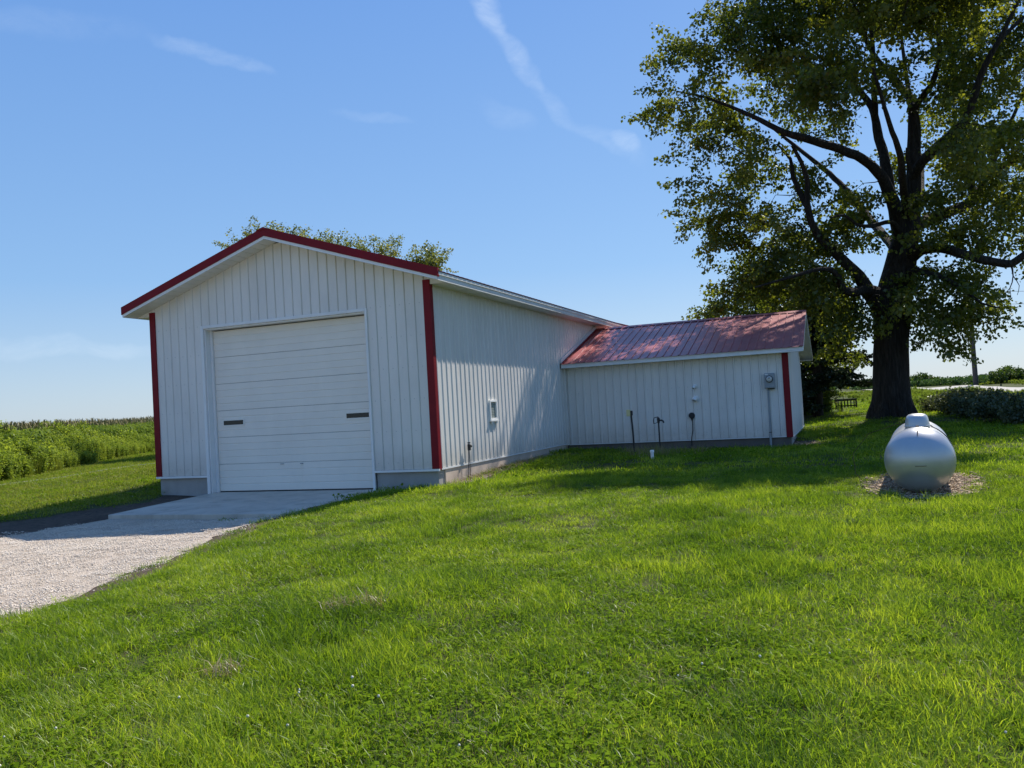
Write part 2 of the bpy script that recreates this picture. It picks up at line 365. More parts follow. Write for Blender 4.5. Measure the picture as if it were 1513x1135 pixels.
# ------------------------------------------------------------------ terrain
_cp = []
def cpt(x, y, z, w=1.0): _cp.append((x, y, z, w))
for q in [(0, 4, .09), (-2.5, 4, .03), (-3.2, 5.5, .02), (2, 3.3, .08), (0, -8, .0), (-3, 0, 0), (4, 0, .08), (-3.2, 15.6, .03), (3.5, 8.6, .08), (-1.2, 6.3, .08), (-2.6, 9.5, .06), (-2.2, 13, .05), (1, 12, .09), (1, 16, .12),
          (5.6, 12.5, .06), (8.4, 13.9, .10), (9, 20, .2), (-5.8, 15.0, -.20), (-5.6, 13.6, -.25), (-8, 14.2, -.25), (-6, 11, -.30), (-6.2, 8.5, -.36), (-6.5, 6, -.40), (-9, 8, -.42), (-9, 11.5, -.34), (-12, 9, -.5), (-3.7, 11, -.02), (-3.7, 9, -.02), (-3.8, 7, -.03), (-4.6, 11, -.22), (-4.8, 9, -.27), (-10, 16.3, -.20), (-9.5, 18.8, -.06), (-9.3, 21.6, .13),
          (-8.4, 19.4, .0), (-7, 17.3, -.03), (-12, 30, .2), (-18.3, 30, -.1), (-20, 30, -.1), (-14, 22, -.05), (-30, 25, -.2), (-20, 45, .1), (-40, 80, .2), (-30, 70, .25), (0, 60, .4), (0, 110, .6),
          (14.1, 31, .39), (10, 33, .2), (14, 40, .45), (17, 45, .57), (14.3, 23.5, .25), (18, 35, .42), (23, 30, .5), (28, 38, 1.0), (31, 51, 1.0), (37, 72, 1.0), (41, 86, 1.0), (52, 130, 1.1), (42, 75, 1.27),
          (24, 62, .85), (20, 70, .8), (60, 100, 1.3), (40, 100, 1.3), (90, 100, 1.5), (60, 60, 1.2), (50, 30, 1.1), (150, 200, 1.6), (60, 200, 1.5), (0, 200, 1.0), (-100, 200, .8), (0, 500, 1.2), (300, 300, 1.5), (-300, 200, 1.), (-60, 20, -.3), (-20, 5, -.4), (30, 5, .4), (0, -60, 0), (-60, -40, -.2), (60, -40, .3), (300, 0, 1), (-300, 0, 0), (0, 900, 1.2)]: cpt(*q)
for a, b, z in [(.2, .2, .06), (.2, 1.7, .12), (.2, 3.3, .19), (.3, 6.5, .24), (.6, 8.2, .25), (3, 8.3, .06), (5, 8.3, .06), (6.5, 8.3, .07), (1.2, 8.3, .12), (4, 7.2, .11), (6.8, 12, .2), (6.6, 16, .2), (-3.6, -.3, -.12), (-3.6, -1.5, -.22), (-5.2, -1.4, -.2), (-2.2, -1.5, -.18), (-5.9, -2.9, -.25), (-4.7, -2.9, -.28), (-3.5, -2.9, -.28), (-2.6, -2.9, -.26), (-2.0, -2.9, -.22), (-1.0, -1.2, .02), (-1.0, -2.6, .0), (-.8, -3.6, .0), (-6.5, -.8, -.06), (-3.6, 8, .1), (3, 13, .2), (-7.6, 10, .2)]:
    p = uvw(a, b); cpt(p[0], p[1], z)
_cp = np.array(_cp)
def zg(x, y):
    x = np.atleast_1d(np.asarray(x, float)); y = np.atleast_1d(np.asarray(y, float))
    out = np.zeros(x.shape); R = np.hypot(x, y-2)
    for i in range(0, x.size, 20000):
        sl = slice(i, i+20000)
        xx, yy = x.ravel()[sl], y.ravel()[sl]
        d2 = (xx[:, None]-_cp[:, 0])**2+(yy[:, None]-_cp[:, 1])**2
        s2 = (.35+.035*np.hypot(xx, yy))[:, None]**2
        w = 1.0/(d2+s2)**1.7
        out.ravel()[sl] = (w*_cp[:, 2]).sum(1)/w.sum(1)
    return out
def zg1(x, y): return float(zg(x, y)[0])

def stretch_axis(lo, hi, fine_lo, fine_hi, step):
    a = list(np.arange(fine_lo, fine_hi+1e-6, step)); s = step; x = fine_hi
    while x < hi: s *= 1.18; x += s; a.append(x)
    s = step; x = fine_lo; pre = []
    while x > lo: s *= 1.18; x -= s; pre.append(x)
    return np.array(pre[::-1]+a)
gx = stretch_axis(-1500, 1500, -14, 14, .4); gy = stretch_axis(-300, 2500, 1, 32, .4)
GX, GY = np.meshgrid(gx, gy); GZ = zg(GX, GY)
vid = np.arange(GX.size).reshape(GX.shape)
qf = np.stack([vid[:-1, :-1], vid[:-1, 1:], vid[1:, 1:], vid[1:, :-1]], -1).reshape(-1, 4)
g = link('ground', np_mesh('ground', np.stack([GX, GY, GZ], -1).reshape(-1, 3), qf, smooth=True), M['ground'])
tag(g, kind='structure')

def inpoly(x, y, poly):
    x = np.asarray(x); y = np.asarray(y); c = np.zeros(x.shape, bool); n = len(poly)
    for i in range(n):
        x0, y0 = poly[i]; x1, y1 = poly[(i+1) % n]
        if y0 == y1: continue
        k = ((y0 > y) != (y1 > y)) & (x < (x1-x0)*(y-y0)/(y1-y0)+x0); c ^= k
    return c
def densify(poly, step, jit=0):
    out = []
    n = len(poly)
    for i in range(n):
        a = np.array(poly[i]); b = np.array(poly[(i+1) % n]); k = max(1, int(np.linalg.norm(b-a)/step))
        for j in range(k):
            p = a+(b-a)*j/k
            out.append(tuple(p+rng.normal(0, jit, 2)))
    return out
def sheet(name, poly, mt, off, step=.3, jit=.03, spacing=.4):
    bp = densify(poly, step, jit)
    xs = [p[0] for p in bp]; ys = [p[1] for p in bp]
    X, Y = np.meshgrid(np.arange(min(xs), max(xs), spacing), np.arange(min(ys), max(ys), spacing)); X = X.ravel(); Y = Y.ravel()
    k = inpoly(X, Y, bp)
    pts = [Vector(p) for p in bp]+[Vector((a, b)) for a, b in zip(X[k]+.01, Y[k]+.013)]
    n = len(bp)
    res = delaunay_2d_cdt(pts, [], [list(range(n))], 1, 1e-5)
    vs = np.array([(v.x, v.y) for v in res[0]]); z = zg(vs[:, 0], vs[:, 1])+off
    mb = MB(); mb.v = [(a, b, c) for (a, b), c in zip(vs, z)]; mb.f = [tuple(f) for f in res[2]]; mb.mi = [0]*len(mb.f)
    o = mb.build(name, mt, None, smooth=True); tag(o, kind='structure')
    me = o.data
    if me.polygons and sum(p.normal.z for p in me.polygons) < 0: me.flip_normals()
    return bp
apr = [tuple(uvw(*q)[:2]) for q in [(-5.8, .16), (-5.95, -2.72), (-1.25, -2.75), (-1.2, .0)]]
GRAVEL = [tuple(uvw(-5.9, -2.6)[:2]), (-8.7, 15.4), (-9.2, 14.2), (-10.5, 13.4), (-13, 11), (-15, 6), (-17, -3), (-7.8, -3), (-6.0, 3), (-5.1, 7.0), (-4.9, 8.6), (-4.75, 9.9), (-4.62, 11.1), (-4.5, 13.0), (-4.15, 14.6), (-3.9, 15.3), tuple(uvw(-1.35, -2.6)[:2])]
SOIL = [tuple(uvw(-7.25, .25)[:2]), (-8.1, 18.45), (-9.0, 17.9), (-9.7, 17.2), (-11.0, 16.6), (-13.5, 15.4), (-18, 13), (-16, 8), (-12, 11.5), (-10.0, 13.4), (-9, 14.5), (-8.4, 15.6), tuple(uvw(-5.6, -1.4)[:2]), tuple(uvw(-5.6, .2)[:2])]
EDGE = [(-3.3, 15.6), (-3.72, 14.3), (-4.02, 12.9), (-4.12, 11.0), (-4.25, 9.8), (-4.35, 8.5), (-4.6, 6.6), (-5.8, 4.0), (-6.6, 4.0), (-6.2, 7), (-5.9, 9), (-5.6, 11), (-5.3, 13), (-4.7, 14.8), (-4.2, 15.6)]
TC = np.array([6.06, 12.62]); TD = np.array([.436, .900]); TN = np.array([.900, -.436])
BARE = [tuple(TC+TD*(1.75*math.cos(a)-.05)+TN*(.80*math.sin(a))) for a in np.linspace(0, 2*math.pi, 26)[:-1]]
E_ = uvw(6.7, 9.6)
BARE2 = [tuple((uvw(6.6+.45*math.cos(a), 9.3+1.1*math.sin(a)))[:2]) for a in np.linspace(0, 2*math.pi, 16)[:-1]]
BARE3 = [tuple(uvw(*q)[:2]) for q in [(-.02, -.02), (.42, .0), (.55, 1.2), (.50, 2.6), (.45, 4.0), (.36, 5.4), (.22, 6.6), (-.02, 6.8)]]
def roadline(w):
    c = np.array([(24.5, 20), (26.2, 30), (28.5, 40), (31.2, 51), (34, 62), (37.2, 72), (41, 86), (52, 130), (72, 210)], float)
    t = np.gradient(c, axis=0); t /= np.linalg.norm(t, axis=1)[:, None]; n = np.stack([t[:, 1], -t[:, 0]], 1)
    return [tuple(p) for p in c-n*w]+[tuple(p) for p in (c+n*w)[::-1]]
ROAD = roadline(2.9)
soil_p = sheet('bare_soil', SOIL, M['soil'], .006, .25, .05)
edge_p = sheet('driveway_edge', EDGE, M['soil'], .010, .2, .05)
gravel_p = sheet('gravel_driveway', GRAVEL, M['gravel'], .018, .2, .045)
bare_p = sheet('bare_patch', BARE, M['chips'], .010, .2, .05, .3)
bare3_p = sheet('dirt_strip', BARE3, M['sidesoil'], .010, .2, .04, .2)
bare2_p = sheet('dirt_strip', BARE2, M['soil'], .010, .2, .05, .3)
road_p = sheet('road', ROAD, M['road'], .03, 2, .1, 2.0)
# concrete apron: a thick slab with one control joint
for v0, v1, z0, z1 in ((.16, -1.40, .0, -.055), (-1.412, -2.73, -.0555, -.11)):
    L0 = lambda v: -5.8-.15*(.16-v)/2.9
    R0 = lambda v: -1.2-.05*(.16-v)/2.9
    lo = [uvw(L0(v0), v0, -.34), uvw(L0(v1), v1, -.34), uvw(R0(v1), v1, -.34), uvw(R0(v0), v0, -.34)]
    hi = [uvw(L0(v0), v0, z0), uvw(L0(v1), v1, z1), uvw(R0(v1), v1, z1), uvw(R0(v0), v0, z0)]
    mb = MB().add(lo+hi, [(0, 3, 2, 1), (4, 5, 6, 7), (0, 1, 5, 4), (1, 2, 6, 5), (2, 3, 7, 6), (3, 0, 4, 7)])
    o = mb.build('concrete_apron', M['apron'], bevel=.008); tag(o, kind='structure')

# ------------------------------------------------------------------ the garage (local frame: x = along the front, y = to the rear, z from the door slab)
W_, L_, LA, DA = 7.318, 8.554, 6.346, 7.495
ZS, HW = .408, 4.149                 # siding bottom, eave soffit height
OV, OVE = .414, .444                 # side eave and front rake overhang
DEP = L_+DA                          # garage depth
O0, O1, OH = -5.772, -1.524, 3.735   # door opening
SL = .3237                           # roof slope
SLA, OVA, GOV, ZSA, HA = .3156, .319, .418, .368, 2.613
def rake(x): return HW+SL*(OV-x) if x > -W_/2 else HW+SL*(x+W_+OV)
RIDGE = rake(-W_/2)
gar = thing('garage', 'long white metal-sided garage with red corner trim, big overhead door and a lower red-roofed wing', 'garage', tuple(BO), TH)

# foundations
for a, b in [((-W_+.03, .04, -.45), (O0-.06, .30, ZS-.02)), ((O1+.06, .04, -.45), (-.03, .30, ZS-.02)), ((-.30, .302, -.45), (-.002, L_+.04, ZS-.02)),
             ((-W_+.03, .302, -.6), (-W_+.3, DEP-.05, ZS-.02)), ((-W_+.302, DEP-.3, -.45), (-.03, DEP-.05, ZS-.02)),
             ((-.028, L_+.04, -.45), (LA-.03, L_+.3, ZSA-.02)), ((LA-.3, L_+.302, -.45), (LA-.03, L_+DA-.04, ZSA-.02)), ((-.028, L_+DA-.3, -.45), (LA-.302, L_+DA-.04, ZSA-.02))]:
    MB().box(a, b).build('foundation', M['shade_stain'] if a == (-.028, L_+.04, -.45) else M['sidefound'] if a == (-.30, .302, -.45) else M['concrete'], gar, bevel=.008)

def wall_with_panels(org, ax, out, s0, s1, zb, ztop, holes, step, per, mt, rib=.022, name='wall', first=0.0, core=.09):
    """core wall plus ribbed steel strips as its children.  org: start point, ax/out: unit vectors (along, outward),
       ztop(s): top height; holes: [(a, b, z0, z1)] left open"""
    ax = np.array(ax, float); out = np.array(out, float); org = np.array(org, float)
    cuts = sorted({s0, s1}|{h[0] for h in holes}|{h[1] for h in holes}|({(s0+s1)/2} if ztop((s0+s1)/2) > ztop(s0)+.01 else set()))
    mb = MB()
    P = lambda s, d, z: org+ax*s+out*d+np.array([0, 0, z])
    for a, b in zip(cuts[:-1], cuts[1:]):
        mid = (a+b)/2; spans = [(zb, None)]
        for h in holes:
            if h[0] <= mid <= h[1]: spans = ([(zb, h[2])] if h[2] > zb+.01 else [])+[(h[3], None)]
        for z0, z1 in spans:
            za, zb_ = (ztop(a+1e-6), ztop(b-1e-6)) if z1 is None else (z1, z1)
            mb.prism([P(a, -.012, z0), P(b, -.012, z0), P(b, -.012, zb_), P(a, -.012, za)], -out*core)
    w = mb.build(name, M['inner'], gar)
    n = math.ceil((s1-s0-first)/step)
    prof0 = [(0, 0), (.012, rib), (.045, rib), (.057, 0)]
    s = s0+first-(step*per if first else 0)
    cache = {}
    while s < s1-.01:
        for hs in [(max(s, s0), min(s+step*per, s1))]:
            segs = [(hs[0], hs[1])]
            for h in holes:
                ns = []
                for a, b in segs:
                    if h[0] >= b-.003 or h[1] <= a+.003: ns.append((a, b)); continue
                    if h[0] > a+.003: ns.append((a, h[0]))
                    ns.append((max(a, h[0]), min(b, h[1]), h))
                    if h[1] < b-.003: ns.append((h[1], b))
                segs = [x if len(x) == 2 else x for x in ns]
            mb = MB()
            for sg in segs:
                a, b = sg[0], sg[1]
                zr = [(zb, None)] if len(sg) == 2 else ([(zb, sg[2][2])] if sg[2][2] > zb+.01 else [])+[(sg[2][3], None)]
                prof = []
                for k in range(per): prof += [(s+k*step+p, d) for p, d in prof0]
                prof.append((s+per*step-.0035, 0))
                pp = []
                for (pa, da), (pb, db) in zip(prof[:-1], prof[1:]):
                    lo, hi = max(pa, a), min(pb, b)
                    if hi <= lo+1e-6: continue
                    f = lambda q: da+(db-da)*(q-pa)/(pb-pa+1e-9)
                    if not pp: pp.append((lo, f(lo)))
                    pp.append((hi, f(hi)))
                mids = (s0+s1)/2
                for z0, z1 in zr:
                    k = len(mb.v)
                    for q, d in pp:
                        mb.v.append(tuple(P(q, d, z0))); mb.v.append(tuple(P(q, d, (ztop(q) if z1 is None else z1))))
                    for i in range(len(pp)-1):
                        mb.f.append((k+2*i, k+2*i+2, k+2*i+3, k+2*i+1)); mb.mi.append(0)
            if mb.v:
                key = (tuple(np.round((np.array(mb.v)-np.array(mb.v[0])).ravel(), 4)))
                if key in cache:
                    me, base = cache[key]; o = link('siding_panel', me, None, w); o.location = tuple(np.array(mb.v[0])-base)
                else:
                    o = mb.build('siding_panel', M['white'], w, fix=False); cache[key] = (o.data, np.array(mb.v[0]))
        s += step*per
    return w
RIB = .2286
front = wall_with_panels((0, 0, 0), (-1, 0, 0), (0, -1, 0), 0, W_, ZS, lambda s: rake(-s)+.005, [(-O1, -O0, 0, OH)], RIB, 1, 'white', first=.11)
WIN = (2.735, 3.17, 1.285, 1.755)
side = wall_with_panels((0, 0, 0), (0, 1, 0), (1, 0, 0), 0, DEP, ZS, lambda s: HW+.02, [WIN], RIB, 2, 'white', first=.14, rib=.014)
wall_with_panels((-W_, 0, 0), (0, 1, 0), (-1, 0, 0), 0, DEP, ZS, lambda s: HW+.02, [], RIB, 4, 'white')
wall_with_panels((0, DEP, 0), (-1, 0, 0), (0, 1, 0), .09, W_-.09, ZS, lambda s: rake(-s), [], RIB, 4, 'white')
annex = wall_with_panels((0, L_, 0), (1, 0, 0), (0, -1, 0), .03, LA, ZSA, lambda s: HA+.02, [], RIB, 1, 'white', first=.08)
gable_top = lambda s: HA+.13-.03+SLA*(OVA+(s if s < DA/2 else DA-s))-.06
wall_with_panels((LA, L_, 0), (0, 1, 0), (1, 0, 0), .1, DA, ZSA, gable_top, [], RIB, 2, 'white')
wall_with_panels((LA, L_+DA, 0), (-1, 0, 0), (0, 1, 0), .1, LA-.01, ZSA, lambda s: HA+.02, [], RIB, 4, 'white')
# screw heads along the girts, too small to pick apart
mb = MB()
for zz in (.55, 1.2, 1.85, 2.5, 3.15, 3.8):
    for k in range(32):
        s = .11+k*RIB+.13
        if -O1-.05 < s < -O0+.05 and zz < OH+.1: continue
        mb.box((-s-.006, -.006, zz-.006), (-s+.006, -.002, zz+.006))
    if zz < 2.6:
        for k in range(27):
            s = .08+k*RIB+.13; mb.box((s-.006, L_-.006, zz-.006), (s+.006, L_-.002, zz+.006))
tag(mb.build('screw_heads', M['grey_box'], gar, fix=False), kind='stuff')

# drip edge along the foot of the siding
for a, b in [((-W_-.02, -.035, ZS-.05), (O0-.05, .0, ZS-.004)), ((O1+.05, -.035, ZS-.05), (.03, .0, ZS-.004)), ((.0, .003, ZS-.035), (.018, L_-.04, ZS-.004)),
             ((.04, L_-.024, ZSA-.024), (LA+.03, L_, ZSA-.004)), ((LA, L_+.003, ZSA-.045), (LA+.033, L_+DA, ZSA-.004)), ((-W_-.033, .003, ZS-.05), (-W_, DEP, ZS-.004))]:
    MB().box(a, b).build('drip_edge', M['trim'], gar)
# red corner trims, each an L of folded steel
def corner(x, y, sx, sy, z0, z1, wf=.135, ws=.10, t=.028):
    mb = MB()
    fx0, fx1 = sorted((x+sx*t, x-sx*wf)); mb.box((fx0, min(y+sy*t, y+sy*.001), z0), (fx1, max(y+sy*t, y+sy*.001), z1))
    sy0, sy1 = sorted((y, y-sy*ws)); mb.box((min(x+sx*.001, x+sx*t), sy0, z0), (max(x+sx*.001, x+sx*t), sy1, z1))
    return mb.build('corner_trim', M['red'], gar, bevel=.003)
corner(0, 0, 1, -1, ZS-.03, HW+.10)
corner(-W_, 0, -1, -1, ZS-.03, HW+.10)
corner(LA, L_, 1, -1, ZSA-.03, HA+.0, .14, .02)
corner(-W_, DEP, -1, 1, ZS-.03, HW); corner(0, DEP, 1, 1, ZS-.03, HW)
MB().box((-.001, L_-.10, ZSA-.02), (.09, L_+.0, HA)).build('inside_corner_trim', M['white'], gar)

# door opening trim, jambs and the sectional door
DY = .20
for a, b in [((O0-.075, -.042, -.02), (O0-.002, .0, OH+.07)), ((O1+.002, -.042, -.02), (O1+.055, .0, OH+.07)), ((O0-.0, -.042, OH+.002), (O1+.0, .0, OH+.07))]:
    MB().box(a, b).build('door_trim', M['trim'], gar, bevel=.004)
for a, b in [((O0-.0, .003, -.02), (O0+.03, DY+.12, OH)), ((O1-.018, .003, -.02), (O1, DY+.12, OH)), ((O0+.031, .003, OH-.03), (O1-.019, DY+.12, OH-.001)), ((O0+.031, DY-.055, -.01), (O0+.085, DY-.008, OH-.032))]:
    MB().box(a, b).build('door_jamb', M['trim'], gar)
MB().box((O0+.0, .06, -.2), (O1, DY+.6, -.004)).build('door_sill', M['apron'], gar)
MB().box((O0, DY+.11, -.02), (O1, DY+.14, OH)).build('dark_gap', M['black'], gar)
D0, D1 = O0+.072, O1-.045
mb = MB().box((D0+.005, DY-.004, -.002), (D1-.005, DY+.03, .022))
door = mb.build('overhead_door', M['black'], gar)
PH = (OH-.045-.022)/6
for i in range(6):
    z0 = .022+i*PH; z1 = z0+PH-.006
    pr = [(z0, .004), (z0+.006, 0)]
    ng = 4
    for k in range(1, ng):
        zc = z0+(z1-z0)*k/ng; pr += [(zc-.014, 0), (zc-.006, .007), (zc+.006, .007), (zc+.014, 0)]
    pr += [(z1-.006, 0), (z1, .004)]
    mb = MB(); n = len(pr)
    for x in (D0, D1):
        mb.v += [(x, DY+d, z) for z, d in pr]+[(x, DY+.045, z1), (x, DY+.045, z0)]
    for k in range(n+2): mb.f.append((k, (k+1) % (n+2), n+2+(k+1) % (n+2), n+2+k)); mb.mi.append(0)
    mb.f += [tuple(range(n+2))[::-1], tuple(range(n+2, 2*n+4))]; mb.mi += [0, 0]
    mb.build('door_panel', M['door'], door)
for xa, xb, za, zb in [(-5.53, -4.92, 1.49, 1.65), (-2.26, -1.64, 1.495, 1.655)]:
    mb = MB(); t = .03
    mb.box((xa, DY-.012, za), (xb, DY-.001, za+t)); mb.box((xa, DY-.012, zb-t), (xb, DY-.001, zb)); mb.box((xa, DY-.012, za+t), (xa+t, DY-.001, zb-t)); mb.box((xb-t, DY-.012, za+t), (xb, DY-.001, zb-t))
    mb.build('window_frame', M['door'], door)
    MB().box((xa+t, DY-.006, za+t), (xb-t, DY-.002, zb-t)).build('window_pane', M['glass_dark'], door)
MB().box(((D0+D1)/2+.18, DY-.004, .03), ((D0+D1)/2+.20, DY-.0005, .6)).build('panel_seam', M['door'], door)
mb = MB().box(((D0+D1)/2+.17, DY-.022, .585), ((D0+D1)/2+.24, DY-.0005, .603)).box(((D0+D1)/2-.36, DY-.02, .59), ((D0+D1)/2-.27, DY-.0005, .605))
mb.build('door_handle', M['grey_box'], door)

# main roof: structural slab, steel sheets on top, rake and eave trim
RX0, RX1, RY0, RY1 = -W_-OV, OV, -OVE, DEP+OVE
def roofside(sg):
    xe = RX1 if sg > 0 else RX0; xr = -W_/2
    z0, z1 = HW+.07, RIDGE+.07
    r = MB().prism([(xe-sg*.03, RY0+.03, z0+.012), (xr, RY0+.03, z1), (xr, RY0+.03, z1+.06), (xe-sg*.03, RY0+.03, z0+.085)], (0, RY1-RY0-.06, 0)).build('roof', M['inner'], gar)
    y = RY0; per = .9144
    while y < RY1-.01:
        y1 = min(y+per, RY1); prof = []
        for k in range(4):
            b = y+k*RIB
            if b+.06 > y1: break
            prof += [(b, 0), (b+.012, .02), (b+.045, .02), (b+.057, 0)]
        prof.append((y1, 0)); mb = MB()
        for q, d in prof:
            mb.v += [(xe+sg*.035, q, z0+.105+d-SL*.035), (xr, q, z1+.105+d)]
        for i in range(len(prof)-1): mb.f.append((2*i, 2*i+2, 2*i+3, 2*i+1) if sg > 0 else (2*i, 2*i+1, 2*i+3, 2*i+2)); mb.mi.append(0)
        mb.build('roof_panel', M['roof'], r, fix=False); y = y1
    # soffit: eave strips (flat) and rake strips (sloped)
    y = 0.0
    while y < DEP-.01:
        y1 = min(y+.305, DEP); a, b = sorted((xe-sg*.028, xe-sg*(OV-.001)))
        MB().box((a, y+.002, HW+.004), (b, y1-.004, HW+.014)).build('soffit_panel', M['soffit'], r)
        MB().box((a, y1-.004, HW+.009), (b, y1+.002, HW+.013)).build('soffit_joint', M['soffit'], r); y = y1
    MB().box(*[(min(xe, xe-sg*OV), -.002, HW+.0145), (max(xe, xe-sg*OV), DEP, HW+.02)]).build('soffit_backing', M['inner'], r)
    ln_ = abs(xr-xe); k = int(ln_/.2)
    for j in range(k):
        xa = xe-sg*(.03+(ln_-.03)*j/k); xb = xe-sg*(.03+(ln_-.03)*(j+1)/k-.014)
        za, zb = rake(xa)+.006, rake(xb)+.006
        MB().prism([(xa, RY0+.03, za), (xb, RY0+.03, zb), (xb, RY0+.03, zb+.012), (xa, RY0+.03, za+.012)], (0, OVE-.03-.002, 0)).build('soffit_panel', M['soffit'], r)
    MB().prism([(xe-sg*.03, RY0+.03, rake(xe)+.03), (xr, RY0+.03, RIDGE+.03), (xr, RY0+.03, RIDGE+.036), (xe-sg*.03, RY0+.03, rake(xe)+.036)], (0, OVE-.04, 0)).build('soffit_backing', M['inner'], r)
    MB().prism([(xe-sg*.03, -.012, HW+.004), (xe-sg*(OV+.03), -.012, HW+.004), (xe-sg*(OV+.03), -.012, rake(xe-sg*(OV+.03))+.02), (xe-sg*.03, -.012, rake(xe-sg*.03)+.02)], (0, .010, 0)).build('eave_return', M['soffit'], r)
    for yy, oy in ((RY0, -.03), (RY1, .03)):
        f = .07
        MB().prism([(xe, yy, HW-.0), (xr, yy, RIDGE-.0), (xr, yy, RIDGE+f), (xe, yy, HW+f)], (0, oy*-.9, 0)).build('fascia', M['trim'], r)
        MB().prism([(xe+sg*.02, yy+oy*.5, HW+f-.012), (xr, yy+oy*.5, RIDGE+f-.004), (xr, yy+oy*.5, RIDGE+.245), (xe+sg*.02, yy+oy*.5, HW+.235)], (0, -oy*.5-oy*1.8, 0)).build('rake_trim', M['red'], r)
    MB().box(*[(min(xe, xe-sg*.026), RY0+.03, HW-.004), (max(xe, xe-sg*.026), RY1-.03, HW+.155)]).build('fascia', M['trim'], r)
    MB().box(*[(min(xe+sg*.001, xe+sg*.022), RY0+.03, HW+.10), (max(xe+sg*.001, xe+sg*.022), RY1-.03, HW+.158)]).build('drip_edge', M['trim'], r)
    return r
ra = roofside(1); rb = roofside(-1)
mb = MB().prism([(-W_/2-.19, RY0-.03, RIDGE+.19), (-W_/2, RY0-.03, RIDGE+.255), (-W_/2+.19, RY0-.03, RIDGE+.19), (-W_/2, RY0-.03, RIDGE+.20)], (0, RY1-RY0+.06, 0))
mb.build('ridge_cap', M['red'], gar)
# dark closure line seen under the roof sheets at the eave
MB().box((OV+.001, RY0+.06, HW+.160), (OV+.018, RY1-.06, HW+.175)).build('eave_closure', M['black'], gar)

# wing roof
AY0, AY1, AYR = L_-OVA, L_+DA+OVA, L_+DA/2
AR = HA+.13+SLA*(AYR-AY0)
AX1 = LA+GOV
for sg in (-1, 1):
    ye = AY0 if sg < 0 else AY1
    r = MB().prism([(.09, ye-sg*.03, HA+.05), (.09, AYR, AR-.08), (.09, AYR, AR-.03), (.09, ye-sg*.03, HA+.115)], (AX1-.12, 0, 0)).build('roof', M['inner'], gar)
    x = .045; i = 0
    while x < AX1-.02:
        x1 = min(x+RIB, AX1); mb = MB(); prof = [(x, 0), (x+.012, .022), (x+.042, .022), (x+.054, 0), (x1, 0)]
        if x1-x < .06: prof = [(x, 0), (x1, 0)]
        for q, d in prof: mb.v += [(q, ye+sg*.045, HA+.13+d-.012), (q, AYR, AR+d)]
        for k in range(len(prof)-1): mb.f.append((2*k, 2*k+2, 2*k+3, 2*k+1) if sg < 0 else (2*k, 2*k+1, 2*k+3, 2*k+2)); mb.mi.append(0)
        mb.build('roof_panel', M['roof'], r, fix=False); x = x1
    MB().box((.035, min(ye, ye-sg*.03), HA-.0), (AX1, max(ye, ye-sg*.03), HA+.125)).build('fascia', M['trim'], r, bevel=.004)
    x = .05
    while x < AX1-.02:
        x1 = min(x+.305, AX1); a, b = sorted((ye-sg*.032, ye-sg*(OVA-.002)))
        MB().box((x, a, HA+.006), (x1-.005, b, HA+.016)).build('soffit_panel', M['soffit'], r); x = x1
    # gable rake: white face board, soffit and thin red edge
    MB().prism([(AX1, ye, HA+.002), (AX1, AYR, AR-.128), (AX1, AYR, AR-.002), (AX1, ye, HA+.126)], (.024, 0, 0)).build('fascia', M['trim'], r)
    MB().prism([(LA+.025, ye, HA+.03), (LA+.025, AYR, AR-.10), (LA+.025, AYR, AR-.09), (LA+.025, ye, HA+.04)], (GOV-.027, 0, 0)).build('soffit_panel', M['soffit'], r)
    MB().prism([(AX1-.05, ye+sg*.045, HA+.135), (AX1-.05, AYR, AR+.022), (AX1-.05, AYR, AR+.034), (AX1-.05, ye+sg*.045, HA+.147)], (.082, 0, 0)).build('rake_trim', M['roof'], r)
MB().prism([(.05, AYR-.15, AR-.02), (.05, AYR, AR+.045), (.05, AYR+.15, AR-.02), (.05, AYR, AR+.02)], (AX1-.02, 0, 0)).build('ridge_cap', M['roof'], gar)
# sidewall flashing where the wing roof meets the wall: white trim above, dark edge below
MB().prism([(.02, AY0+.02, HA+.15), (.02, AYR, AR+.02), (.02, AYR, AR+.13), (.02, AY0+.02, HA+.26)], (.022, 0, 0)).build('roof_flashing', M['trim'], gar)
MB().prism([(.023, AY0+.02, HA+.135), (.023, AYR, AR+.005), (.023, AYR, AR+.032), (.023, AY0+.02, HA+.162)], (.10, 0, 0)).build('roof_flashing', M['red'], gar)

# little side window with a blind
w_ = MB(); y0, y1, z0, z1 = WIN; t = .05
w_.box((-.03, y0, z0), (.045, y1, z0+t)); w_.box((-.03, y0, z1-t), (.045, y1, z1)); w_.box((-.03, y0, z0+t), (.045, y0+t, z1-t)); w_.box((-.03, y1-t, z0+t), (.045, y1, z1-t))
win = w_.build('window', M['pvc'], gar, bevel=.004)
MB().box((-.01, y0+t, z0+t), (-.004, y1-t, z1-t)).build('window_pane', M['glass_blind'], win)
mb = MB()
for k in range(9): zz = z0+t+.012+k*.039; mb.box((.0, y0+t+.004, zz), (.012, y1-t-.004, zz+.028))
tag(mb.build('blind_slats', M['blind'], win), kind='stuff')
MB().box((-.02, y0-.02, z0-.028), (.065, y1+.02, z0-.002)).build('window_sill', M['pvc'], win)
for q in ((y0+.06, .05), (y1-.11, .05)):
    MB().box((.02, q[0], z0-.075), (.05, q[0]+q[1], z0-.03)).build('sill_bracket', M['pvc'], win)
# vent slot in the foundation
MB().box((-.03, 4.82, .16), (-.018, 5.05, .34)).build('foundation_vent', M['black'], gar)

# ------------------------------------------------------------------ fixtures on and around the wing
def at(a, b, z=0.): return tuple(uvw(a, b, z))
def place(t, a, b, z, rz=TH): t.location = at(a, b, z); t.rotation_euler = (0, 0, rz); return t
